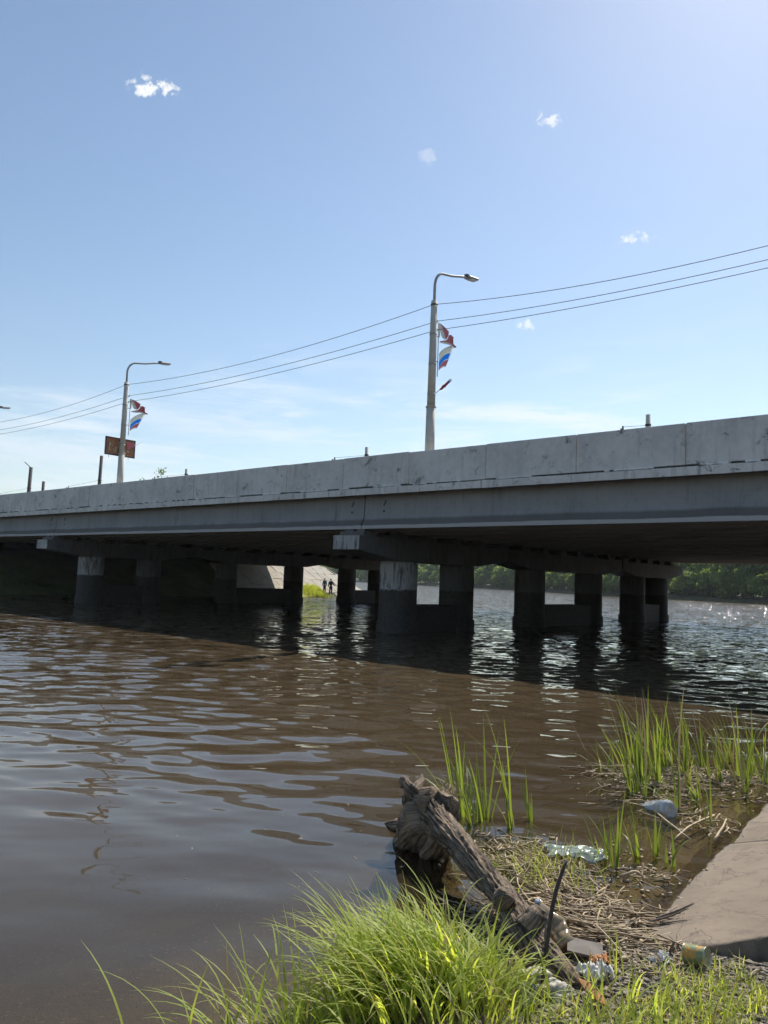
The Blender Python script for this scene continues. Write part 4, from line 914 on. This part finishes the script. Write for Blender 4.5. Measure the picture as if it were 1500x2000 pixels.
RX = [(1180, 1508, .55, 4), (1205, 1500, .40, 5), (1228, 1520, .62, 5), (1242, 1548, 1.0, 10), (1256, 1535, .85, 9), (1270, 1520, .9, 7), (1288, 1528, .80, 8), (1300, 1505, .85, 7), (1322, 1582, .72, 7), (1318, 1500, .95, 8), (1335, 1512, .85, 9), (1350, 1495, .75, 7), (1345, 1540, .4, 6),
      (1372, 1500, .62, 8), (1385, 1520, .55, 7), (1400, 1490, .55, 7), (1418, 1500, .60, 6), (1440, 1520, .85, 6), (1456, 1548, .95, 8), (1472, 1515, .75, 7), (1490, 1500, .6, 7), (1498, 1530, .5, 6), (1408, 1530, .35, 6), (1430, 1490, .7, 5), (1265, 1560, .4, 4), (1362, 1560, .35, 5), (1285, 1500, .8, 5), (1252, 1490, .75, 5)]
special = {0: 'leftmost small reed of the right-hand reed patch', 3: 'tallest and fullest reed at the left of the right-hand patch', 8: 'reed standing nearest the clear bottle, in front of the patch', 18: 'tall thick-stemmed reed by the slope at the patch right end',
           21: 'reed cut by the right picture edge, lower one', 20: 'reed cut by the right picture edge, upper one', 12: 'low young reed in the middle of the patch front', 22: 'low young reed between the patch and the slope', 24: 'low young reed right of the tallest reed foot'}
for k, (x, y, h_, n) in enumerate(RX):
    reed(x, y, h_, n + 2, special.get(k, 'mid-height green reed inside the dense reed patch at right'), 150 + 40 * math.sin(k * 2.3), .26, 2 if k % 3 == 0 else 1, 'reeds of the right-hand patch')
# ------------------------------------------------------------------ concrete slope in the right foreground
cs = empty('concrete_slope', (1.76, 4.9, 0)); tag(cs, 'worn brown-grey concrete slope running down into the water at right', 'slope')
def slope_slab(u0, u1, jag, dz, seed):
    nu, nv = max(6, int((u1 - u0) / 0.06)), 70; vv = np.linspace(-1.3, 5.0, nv) ; vv = np.concatenate([np.linspace(-1.3, -0.1, 10), np.linspace(-0.08, 1.2, 45), np.linspace(1.3, 5.0, 15)])
    V = []; nv = len(vv)
    for i_ in range(nu):
        for j, v in enumerate(vv):
            e = 0.0
            f = i_ / (nu - 1)
            if jag: e = (0.10 * mnoise.noise((v * 2.1, 3.3, 0)) + 0.05 * mnoise.noise((v * 9, 1, 0)) + 0.02 * mnoise.noise((v * 26, 4, 0)) + 0.75 * max(0, v - 0.42) + 0.55 * max(0, 0.16 - v)) * max(0, 1 - f * 1.2) ** 2
            u = u0 + (u1 - u0) * f + e
            z = 0.3 * v + dz + 0.012 * mnoise.noise((u * 1.4, v * 1.4, seed)) + 0.005 * mnoise.noise((u * 6, v * 6, seed))
            V.append((0.6 * u + 0.8 * v, 0.8 * u - 0.6 * v, z))
    n1 = len(V); V += [(x, y, z - 0.13) for x, y, z in V]; id_ = lambda i_, j, b=0: i_ * nv + j + b * n1
    F = [(id_(i_, j), id_(i_ + 1, j), id_(i_ + 1, j + 1), id_(i_, j + 1)) for i_ in range(nu - 1) for j in range(nv - 1)]
    F += [(id_(0, j), id_(0, j + 1), id_(0, j + 1, 1), id_(0, j, 1)) for j in range(nv - 1)] + [(id_(nu - 1, j), id_(nu - 1, j + 1), id_(nu - 1, j + 1, 1), id_(nu - 1, j, 1)) for j in range(nv - 1)]
    F += [(id_(i_, nv - 1), id_(i_ + 1, nv - 1), id_(i_ + 1, nv - 1, 1), id_(i_, nv - 1, 1)) for i_ in range(nu - 1)]
    m = MB(); m.add(V, F, True); o_ = m.build('slab', M['slab'], cs); return o_
slope_slab(-0.52, 1.80, True, 0.0, 1); slope_slab(1.812, 4.6, False, -0.006, 2); slope_slab(4.612, 8.0, False, 0.004, 3)

# ------------------------------------------------------------------ fallen log with its root stump
log = empty('fallen_log', G(985, 1760, 0)); tag(log, 'grey weathered fallen log reaching from the bank into the water', 'log'); LO = log.location.copy()
LP_ = [G(1118, 1950, 0.02), G(1085, 1900, 0.075), G(1035, 1832, 0.13), G(985, 1757, 0.17), G(930, 1688, 0.205), G(882, 1632, 0.245), G(846, 1592, 0.28), G(818, 1566, 0.30)]
LR_ = [0.098, 0.094, 0.086, 0.077, 0.078, 0.092, 0.118, 0.108]
def spline(P, n):
    P = [P[0] * 2 - P[1]] + P + [P[-1] * 2 - P[-2]]; out = []
    m_ = len(P) - 3
    for k in range(n):
        t = k / (n - 1) * m_; i_ = min(int(t), m_ - 1); t -= i_; a, b, c, d = P[i_:i_ + 4]
        out.append(0.5 * ((2 * b) + (c - a) * t + (2 * a - 5 * b + 4 * c - d) * t * t + (-a + 3 * b - 3 * c + d) * t ** 3))
    return out
def bark_tube(P, Rr, n, sides, amp, seed, close=True):
    P = spline([Vector(p) for p in P], n); Rr = [x.x for x in spline([Vector((r_, 0, 0)) for r_ in Rr], n)]
    V = []; gr = []; ref = Vector((0, 0, 1)); s_ = 0
    for i_, p in enumerate(P):
        t = (P[min(i_ + 1, n - 1)] - P[max(i_ - 1, 0)]).normalized(); a = t.cross(ref).normalized(); b = a.cross(t); 
        if i_: s_ += (p - P[i_ - 1]).length
        for k in range(sides):
            q = 2 * math.pi * k / sides; c, sn = math.cos(q), math.sin(q)
            tw = q + s_ * 0.5
            rid = mnoise.noise((math.cos(tw) * 5.5, math.sin(tw) * 5.5, s_ * 1.6 + seed)); rid2 = mnoise.noise((math.cos(tw) * 13, math.sin(tw) * 13, s_ * 3 + seed))
            lump = mnoise.noise((c * 1.2, sn * 1.2, s_ * 3.0 + seed * 2)); fine = mnoise.noise((c * 20, sn * 20, s_ * 20))
            r_ = Rr[i_] * (1 + amp * (0.75 * lump + 0.5 * rid - 0.9 * max(0, abs(rid2) * -1 + 0.14) / 0.14 * 0.5 + 0.35 * rid2 + 0.22 * fine))
            V.append(p + (a * c + b * sn) * r_ - LO); gr.append((k / sides, s_, 0))
    F = [(i_ * sides + k, i_ * sides + (k + 1) % sides, (i_ + 1) * sides + (k + 1) % sides, (i_ + 1) * sides + k) for i_ in range(n - 1) for k in range(sides)]
    V += [P[0] - LO, P[-1] - LO]; gr += [(0.5, 0, 0), (0.5, s_, 0)]; e0, e1 = len(V) - 2, len(V) - 1
    F += [(e0, (k + 1) % sides, k, k) [:3] for k in range(sides)] + [(e1, (n - 1) * sides + k, (n - 1) * sides + (k + 1) % sides) for k in range(sides)]
    me = bpy.data.meshes.new('bark'); me.from_pydata([tuple(v) for v in V], [], F); me.polygons.foreach_set('use_smooth', [True] * len(F))
    at_ = me.attributes.new('grain', 'FLOAT_VECTOR', 'POINT'); at_.data.foreach_set('vector', np.array(gr, np.float32).ravel()); me.update(); return me
obj('trunk', bark_tube(LP_, LR_, 230, 96, 0.40, 1.0), M['log'], log)
c0 = LP_[-2]
def root(P, Rr, seed, nm='root'): obj(nm, bark_tube(P, Rr, 36, 26, 0.36, seed), M['log'], log)
root([c0 + Vector((0.0, 0, 0.08)), G(812, 1562, .36), G(803, 1545, .42), G(793, 1528, .47)], [0.12, 0.085, 0.06, 0.035], 3)
root([G(793, 1532, .45), G(788, 1522, .48), G(786, 1517, .50)], [0.045, 0.035, 0.012], 4, 'root_stub')
root([G(808, 1548, .42), G(820, 1530, .46), G(823, 1514, .50)], [0.05, 0.035, 0.012], 5, 'root_stub')
root([c0 + Vector((0.05, 0, 0.02)), G(862, 1572, .30), G(876, 1552, .33), G(884, 1545, .36)], [0.15, 0.11, 0.085, 0.05], 6)
root([c0 + Vector((-0.02, -0.02, 0.0)), G(815, 1625, .10), G(800, 1650, -0.05), G(796, 1672, -.25)], [0.19, 0.17, 0.15, 0.12], 7)
root([c0 + Vector((-0.02, 0.05, -0.05)), G(806, 1605, .08), G(778, 1612, .03), G(752, 1612, -.02)], [0.13, 0.085, 0.055, 0.02], 8)
root([c0 + Vector((0.06, -0.1, -0.05)), G(850, 1655, .06), G(846, 1690, -.1), G(842, 1710, -.3)], [0.15, 0.12, 0.10, 0.08], 9)
root([G(1030, 1818, 0.17), G(1052, 1788, .24), G(1060, 1776, .27)], [0.08, 0.066, 0.04], 10, 'branch_stub')
root([G(985, 1760, 0.22), G(992, 1748, .27), G(996, 1742, .29)], [0.07, 0.05, 0.02], 11, 'branch_stub')
# moss and short shoots on the stump
def stump_moss():
    r = np.random.default_rng(5); c = G(880, 1550, .38); n = 260; base = np.array(c) + r.normal(0, 1, (n, 3)) * np.array((.06, .06, .035))
    V, F = blades(base, r.uniform(.03, .10, n), np.full(n, .004), np.abs(r.normal(.5, .4, n)), r.uniform(0, 6.28, n), r.uniform(.3, 1.6, n), 3)
    o_ = obj('stump_moss', np_mesh('stump_moss', V, F, True), M['moss_leaf']); tag(o_, 'brown-green moss tuft on the root end of the log', 'moss', kind='stuff')
M['moss_leaf'] = leafy('moss_leaf', (0.10, 0.085, 0.03), (0.22, 0.20, 0.06), 0.25)
stump_moss()

# ------------------------------------------------------------------ dry reed litter (uncountable) and larger single sticks
def stalks(name, clusters, lab, seed, thick=(0.0025, 0.007)):
    r = np.random.default_rng(seed); VV = []; FF = []; off = 0
    for (n, cx, cy, sx, sy, az, sd, l0, l1, zup) in clusters:
        c = np.stack([r.normal(cx, sx, n), r.normal(cy, sy, n)], 1); a = r.normal(R(az), sd, n); L_ = r.uniform(l0, l1, n) * r.uniform(.5, 1, n)
        z = np.maximum(shore_z(c[:, 0], c[:, 1]), -0.005) + r.uniform(0.0, zup, n); d = np.stack([np.cos(a), np.sin(a), r.normal(0, .10, n)], 1)
        w_ = r.uniform(*thick, n); t_ = w_ * r.uniform(.35, 1, n); c3 = np.concatenate([c, z[:, None]], 1)
        bend = np.stack([-np.sin(a), np.cos(a), 0 * a], 1) * (r.normal(0, .07, n) * L_)[:, None]
        side = np.stack([-np.sin(a), np.cos(a), 0 * a], 1); up = np.array((0, 0, 1.0))
        V = np.zeros((n, 4, 4, 3))
        for k, t in enumerate((-.5, -.17, .17, .5)):
            p = c3 + d * (L_ * t)[:, None] + bend * (1 - (2 * t) ** 2)
            for j, (e, f) in enumerate(((-1, 0), (0, -1), (1, 0), (0, 1))): V[:, k, j] = p + side * (w_ * e)[:, None] + up * (t_ * f)[:, None]
        i_ = np.arange(n * 16).reshape(n, 4, 4) + off; off += n * 16
        FF += [np.stack([i_[:, k, j], i_[:, k, (j + 1) % 4], i_[:, k + 1, (j + 1) % 4], i_[:, k + 1, j]], -1) for k in range(3) for j in range(4)]
        FF += [i_[:, 0, ::-1], i_[:, 3, :]]
        VV.append(V.reshape(-1, 3))
    V = np.concatenate(VV); F = np.concatenate([f.reshape(-1, 4) for f in FF])
    o_ = obj(name, np_mesh(name, V, F), M['dry_reed']); tag(o_, lab, 'reed litter', kind='stuff')
stalks('reed_litter', [(420, 1.18, 5.35, .20, .28, -45, .8, .06, .40, .05), (300, 1.35, 4.85, .24, .14, -12, .7, .06, .42, .05), (200, 1.42, 4.48, .22, .10, -8, .4, .1, .4, .04),
                       (200, 1.05, 5.9, .20, .22, -60, .8, .08, .3, .03), (90, 0.62, 4.75, .10, .20, -40, .8, .08, .25, .03), (160, 0.95, 4.6, .25, .2, -30, 1, .05, .2, .03), (120, 1.5, 4.12, .28, .14, -5, 1, .04, .2, .02), (50, 1.7, 3.75, .3, .18, 0, 2, .03, .12, .02)],
       'tangled heap of dry broken reed stalks washed up beside the log', 31)
stalks('reed_litter', [(260, 3.05, 8.25, .42, .26, 10, 1.0, .1, .5, .04), (150, 3.7, 8.5, .35, .2, 0, 1.0, .1, .4, .04), (90, 2.7, 7.35, .22, .22, 20, .9, .1, .35, .02), (40, 2.9, 6.75, .16, .14, 60, .7, .08, .3, .02), (40, 1.95, 5.6, .18, .10, 40, .9, .06, .25, .02)],
       'dry stalks floating among the reeds in the water at right', 32)
stalks('leaf_scraps', [(260, 1.2, 5.2, .35, .5, 0, 2, .02, .06, .03), (160, 1.3, 4.5, .4, .15, 0, 2, .02, .06, .02), (60, 1.9, 5.7, .3, .3, 0, 2, .02, .07, .01), (120, 3.0, 8.0, .5, .4, 0, 2, .03, .08, .03)], 'small brown scraps and chips lying among the litter', 33, (0.006, 0.016))
def stick(name, P, Rr, mat, lab, cat='stick', sides=8, n=14):
    P = spline([Vector(p) for p in P], n); Rr = [q.x for q in spline([Vector((r_, 0, 0)) for r_ in Rr], n)]; b = P[0].copy(); m = MB()
    m.tube([p - b + Vector((random.uniform(-1, 1), random.uniform(-1, 1), random.uniform(-1, 1))) * Rr[0] * 0.18 for p in P], Rr, sides); tag(m.build(name, mat, None, b), lab, cat)
M['dark_stick'] = plain('dark_wet_stick', (0.055, 0.042, 0.034), 0.75, 0.3, 30.0)
stick('upright_stick', [AY(1053, 1985, 3.80), AY(1062, 1900, 3.85), AY(1076, 1785, 3.9), AY(1090, 1727, 3.93), AY(1107, 1680, 3.96)], [.011, .011, .0105, .010, .007], M['dark_stick'], 'dark thin stick standing upright in front of the log')
stick('thin_twig', [AY(1070, 1790, 4.15), AY(1064, 1830, 4.1), AY(1070, 1880, 4.05), AY(1088, 1920, 4.0)], [.004, .005, .005, .004], M['stick'], 'thin pale bent twig leaning on the log left of the upright stick')
stick('thin_twig', [AY(1068, 1808, 4.02), AY(1066, 1860, 3.95), AY(1060, 1900, 3.9)], [.003, .004, .004], M['stick'], 'short pale twig close behind the upright stick')
L4 = lambda *q: [G(x, y, z) for x, y, z in q]
M['straw'] = plain('pale_straw', (0.42, 0.32, 0.19), 0.7, 0.25, 25.0)
for q, r_, lab in ((((1172, 1868, .06), (1230, 1856, .075), (1300, 1853, .08)), .010, 'upper of the pale straw stalks bundled beside the tin can'),
                   (((1176, 1874, .055), (1240, 1866, .07), (1312, 1854, .08)), .012, 'middle one of the pale straw stalks bundled beside the tin can'),
                   (((1196, 1876, .06), (1250, 1872, .06), (1300, 1862, .06)), .008, 'lowest of the pale straw stalks bundled beside the tin can'),
                   (((1122, 1842, .05), (1180, 1838, .06), (1250, 1846, .05)), .006, 'thin pale straw lying left of the straw bundle')):
    stick('straw_stalk', L4(*q), [r_, r_, r_ * .7], M['straw'], lab, 'stalk', 7, 8)
stick('long_branch', L4((1048, 1786, .07), (1130, 1800, .07), (1225, 1826, .05)), [.018, .016, .008], M['stick'], 'long grey-brown branch lying in the litter right of the log')
stick('long_branch', L4((1075, 1800, .05), (1150, 1812, .06), (1210, 1832, .05)), [.013, .011, .006], M['stick'], 'second grey-brown branch lying just below the long one')
stick('slope_stick', L4((1282, 1794, .04), (1320, 1780, .085), (1356, 1764, .14)), [.010, .009, .004], M['stick'], 'brown stick lying up the tip of the concrete slope')
stick('slope_stick', L4((1268, 1800, .03), (1310, 1789, .07), (1345, 1773, .12)), [.007, .006, .003], M['stick'], 'thinner brown stick beside the stick on the slope tip')
stick('bent_twig', L4((1222, 1800, .05), (1226, 1820, .07), (1240, 1842, .06)), [.014, .012, .009], M['stick'], 'short forked grey twig in the litter below the puddle')
stick('leaning_twig', L4((1300, 1872, .05), (1308, 1858, .10), (1318, 1838, .16)), [.009, .008, .005], M['stick'], 'short stick leaning left of the tin can')
for q, lab in ((((1262, 1568, .02), (1300, 1602, .02), (1350, 1640, .02)), 'floating dead stalk crossing in front of the clear bottle'), (((1395, 1592, .03), (1350, 1612, .03), (1316, 1640, .01)), 'dead stalk running from the clear bottle to the dark reed'),
               (((1210, 1712, .02), (1240, 1702, .06), (1255, 1712, .03)), 'forked dead stalk in the puddle by the slope'), (((1395, 1640, .05), (1412, 1615, .05), (1418, 1600, .05)), 'orange-brown dead stalk near the slope edge')):
    stick('dead_stalk', L4(*q), [.010, .009, .006], M['straw'], lab, 'stalk', 7, 8)

# ------------------------------------------------------------------ litter objects
def mat_can():
    m, w = new_mat('can_label'); tc = w.n('ShaderNodeTexCoord'); p = tc.outputs['Object']; n = w.noise(p, 18, 3, 0.5, .5); n2 = w.noise(w.scale(p, (1, 1, 2)), 26, 4, 0.6)
    col = w.mix(w.mr(n, .50, .54), (0.21, 0.25, 0.12), (0.50, 0.26, 0.06)); col = w.mix(w.mr(n2, .60, .64), col, (0.66, 0.52, 0.10)); finish(w, col, 0.4); return m
M['can_label'] = mat_can(); M['tin'] = plain('tin_metal', (0.46, 0.47, 0.36), 0.35, 0.1, 20, 0.75)
b_ = G(1360, 1866, 0.16); can = empty('tin_can', (b_.x, b_.y, float(shore_z(b_.x, b_.y)) + 0.058)); tag(can, 'green and orange food tin lying on its side by the concrete slope', 'tin can')
can.rotation_euler = (R(80), R(8), R(44)); can.scale = (.88, .88, .88)
m = MB(); m.lathe([(0.0525, -0.062), (0.0525, 0.062)], 36); m.build('label_wrap', M['can_label'], can)
for s_ in (-1, 1):
    m = MB(); m.lathe([(0, .060 * s_), (.028, .060 * s_), (.030, .0585 * s_), (.038, .0585 * s_), (.040, .060 * s_), (.046, .060 * s_), (.048, .0565 * s_), (.0525, .064 * s_), (.0545, .066 * s_), (.0555, .064 * s_), (.0548, .061 * s_), (.052, .0605 * s_)], 36); m.build('lid', M['tin'], can)
def bottle(loc, rot, sc, mat, lab, name='plastic_bottle', dent=0.12, cat='bottle'):
    r = empty(name, loc); r.rotation_euler = rot; tag(r, lab, cat)
    prof = [(0, 0.012), (.020, .004), (.036, 0.0), (.044, .012), (.045, .05), (.042, .055), (.045, .06), (.045, .09), (.042, .095), (.045, .10), (.044, .15), (.040, .175), (.030, .20), (.017, .225), (.0135, .235), (.0135, .255)]
    m = MB(); m.lathe(prof, 32); m.v = [(x * (1 + dent * mnoise.noise((x * 40, y * 40, z * 18))), y * (1 + dent * 2 * mnoise.noise((x * 30, y * 30, z * 14 + 5))), z) for x, y, z in m.v]
    m.v = [(x * sc, y * sc, z * sc) for x, y, z in m.v]; m.build('body', mat, r)
    c = MB(); c.lathe([(0, .262), (.015, .262), (.0155, .246), (.0155, .243), (0.0145, .243)], 20); c.v = [(x * sc, y * sc, z * sc) for x, y, z in c.v]; c.build('cap', M['cap_blue'], r)
M['cap_blue'] = plain('bottle_cap', (0.35, 0.42, 0.5), 0.4, .1)
bottle(G(1312, 1585, 0.05), (R(100), R(10), R(200)), 1.7, M['pet'], 'clear crumpled plastic bottle floating by the reeds', dent=.3)
bottle(G(1108, 1856, 0.10), (R(-62), R(30), R(35)), 1.25, M['pet_brown'], 'dirty brown crushed plastic bottle lying against the log', dent=.4)
# crumpled sheets
def crumple(name, loc, sx, sy, amp, mat, lab, cat, seed, rz=0.0, tilt=0.0, thick=0.002):
    n = 22; V = []
    for j in range(n):
        for i_ in range(n):
            u, v = i_ / (n - 1) - .5, j / (n - 1) - .5; e = 1 + .25 * mnoise.noise((u * 3, v * 3, seed))
            V.append((u * sx * e, v * sy * e, amp * (mnoise.noise((u * 5, v * 5, seed)) + .6 * mnoise.noise((u * 11, v * 11, seed + 3)) + .5) - amp * 1.2 * (u * u + v * v)))
    F = [(j * n + i_, j * n + i_ + 1, (j + 1) * n + i_ + 1, (j + 1) * n + i_) for j in range(n - 1) for i_ in range(n - 1)]
    o_ = obj(name, np_mesh(name, V, F, True), mat, None, loc, (tilt, 0, rz)); md = o_.modifiers.new('t', 'SOLIDIFY'); md.thickness = thick; tag(o_, lab, cat)
gz = lambda px, py, up=0.02: (lambda p: Vector((p.x, p.y, max(float(shore_z(p.x, p.y)), 0) + up)))(G(px, py, 0.08))
crumple('plastic_bag', G(1125, 1665, .04), .42, .24, .035, M['film_green'], 'pale green see-through plastic bag half sunk in the reed litter', 'bag', 3, R(-8))
crumple('white_bag', gz(1163, 1920, .03), .15, .13, .05, M['bag_white'], 'crumpled white plastic bag in the grass right of the stick', 'bag', 9, R(30))
crumple('wrapper', gz(1172, 1892, .03), .10, .06, .03, M['orange_wood'], 'small orange and white wrapper above the white bag', 'wrapper', 14, R(10))
crumple('white_scrap', gz(1296, 1886, .03), .07, .06, .025, M['bag_white'], 'white torn scrap on the gravel left of the tin can', 'scrap', 17, R(70), R(25))
crumple('white_scrap', gz(1273, 1886, .015), .03, .03, .015, M['bag_white'], 'tiny white scrap left of the torn scrap', 'scrap', 19)
def lump(name, loc, s3, mat, lab, cat, seed, rz=0, rough=.55, sub=4):
    bm = bmesh.new(); bmesh.ops.create_icosphere(bm, subdivisions=sub, radius=1)
    for v in bm.verts: q = v.co.copy(); v.co = q * (1 + rough * mnoise.noise(q * 1.5 + Vector((seed, 0, 0))) + rough * .5 * mnoise.noise(q * 4 + Vector((0, seed, 0)))); v.co = Vector((v.co.x * s3[0], v.co.y * s3[1], v.co.z * s3[2]))
    m = MB(); m.bm(bm, True); o_ = m.build(name, mat, None, loc, (0, 0, rz)); tag(o_, lab, cat)
lump('foam_chunk', gz(1046, 1915, .035), (.085, .05, .04), M['foam'], 'dirty white foam chunk at the foot of the log', 'foam', 1, R(8))
lump('foam_chunk', gz(1086, 1948, .03), (.07, .055, .04), M['foam'], 'larger rounded off-white foam chunk right of the stick base', 'foam', 5, R(-30))
lump('shore_stone', gz(472, 1985, .0), (.075, .06, .05), M['stone'], 'brown stone at the water edge at the bottom left', 'stone', 9, R(20))
m = MB(); m.box(-.09, .09, -.05, .05, -.008, .008); o_ = m.build('flat_board', M['board'], None, gz(1142, 1872, .05), (R(18), R(6), R(-12))); tag(o_, 'flat grey board scrap leaning beside the brown bottle', 'board')
sh = [(-.10, .0), (-.04, .022), (.05, .018), (.11, .004), (.06, -.014), (-.03, -.016)]
m = MB(); m.prism(sh, -.008, .008, 'z'); o_ = m.build('split_wood', M['orange_wood'], None, gz(1156, 1968, .05), (R(25), R(10), R(-62))); tag(o_, 'orange splinter of fresh split wood in the bottom grass', 'wood')
cu = empty('plastic_cup', gz(1008, 1950, .045), 0); cu.rotation_euler = (R(70), 0, R(30)); tag(cu, 'clear plastic cup lying in the grass at the log foot', 'cup')
m = MB(); m.lathe([(0, 0), (.030, 0), (.040, .10), (.043, .103), (.0415, .106)], 28); m.build('wall', M['cup'], cu)
# ------------------------------------------------------------------ gravel
def gravel():
    r = np.random.default_rng(9); n = 8500; x = r.uniform(.75, 2.6, n); y = r.uniform(3.25, 4.35, n); k = (slab_f(x, y) < 1.4) & (y > 3.2); x, y = x[k], y[k]; n = len(x)
    base = np.array([(1, 0, 0), (-1, 0, 0), (0, 1, 0), (0, -1, 0), (0, 0, 1), (0, 0, -1)], float); tri = np.array([(0, 2, 4), (2, 1, 4), (1, 3, 4), (3, 0, 4), (2, 0, 5), (1, 2, 5), (3, 1, 5), (0, 3, 5)])
    s = .004 + .016 * r.random(n) ** 2 ; V = base[None] * r.uniform(.6, 1.3, (n, 6, 1)) + r.normal(0, .22, (n, 6, 3)); V = V * s[:, None, None] * np.array((1.2, 1.2, .45)); a = r.uniform(0, 6.28, n)
    ca, sa = np.cos(a)[:, None], np.sin(a)[:, None]; V = np.stack([V[..., 0] * ca - V[..., 1] * sa, V[..., 0] * sa + V[..., 1] * ca, V[..., 2]], -1) + np.stack([x, y, shore_z(x, y) + s * .25], 1)[:, None]
    F = (tri[None] + (np.arange(n) * 6)[:, None, None]).reshape(-1, 3); tag(obj('gravel', np_mesh('gravel', V.reshape(-1, 3), F), M['gravel']), 'grey-brown gravel on the bank in front of the concrete slope', 'gravel', kind='stuff')
gravel()
# floating bits on the open water
stalks('floating_scraps', [(26, -0.6, 5.6, .7, .9, 0, 2, .01, .05, .004), (14, 0.0, 7.5, .9, 1.2, 0, 2, .02, .08, .004), (10, 1.6, 7.5, .5, .6, 0, 2, .03, .10, .004)], 'tiny straw and leaf bits floating on the open water', 34, (0.003, 0.008))
# ------------------------------------------------------------------ air
def haze(density):
    m = MB(); m.box(-9800, 9800, -2200, 9900, -3.2, 125); m_, w = new_mat('haze_air')
    v = w.n('ShaderNodeVolumePrincipled'); v.inputs['Color'].default_value = (0.80, 0.88, 1.0, 1); v.inputs['Density'].default_value = density; v.inputs['Anisotropy'].default_value = 0.35
    o = w.n('ShaderNodeOutputMaterial'); w.l(v.outputs[0], o.inputs['Volume'])
    tag(m.build('haze', m_), kind='stuff')
haze(0.00018)
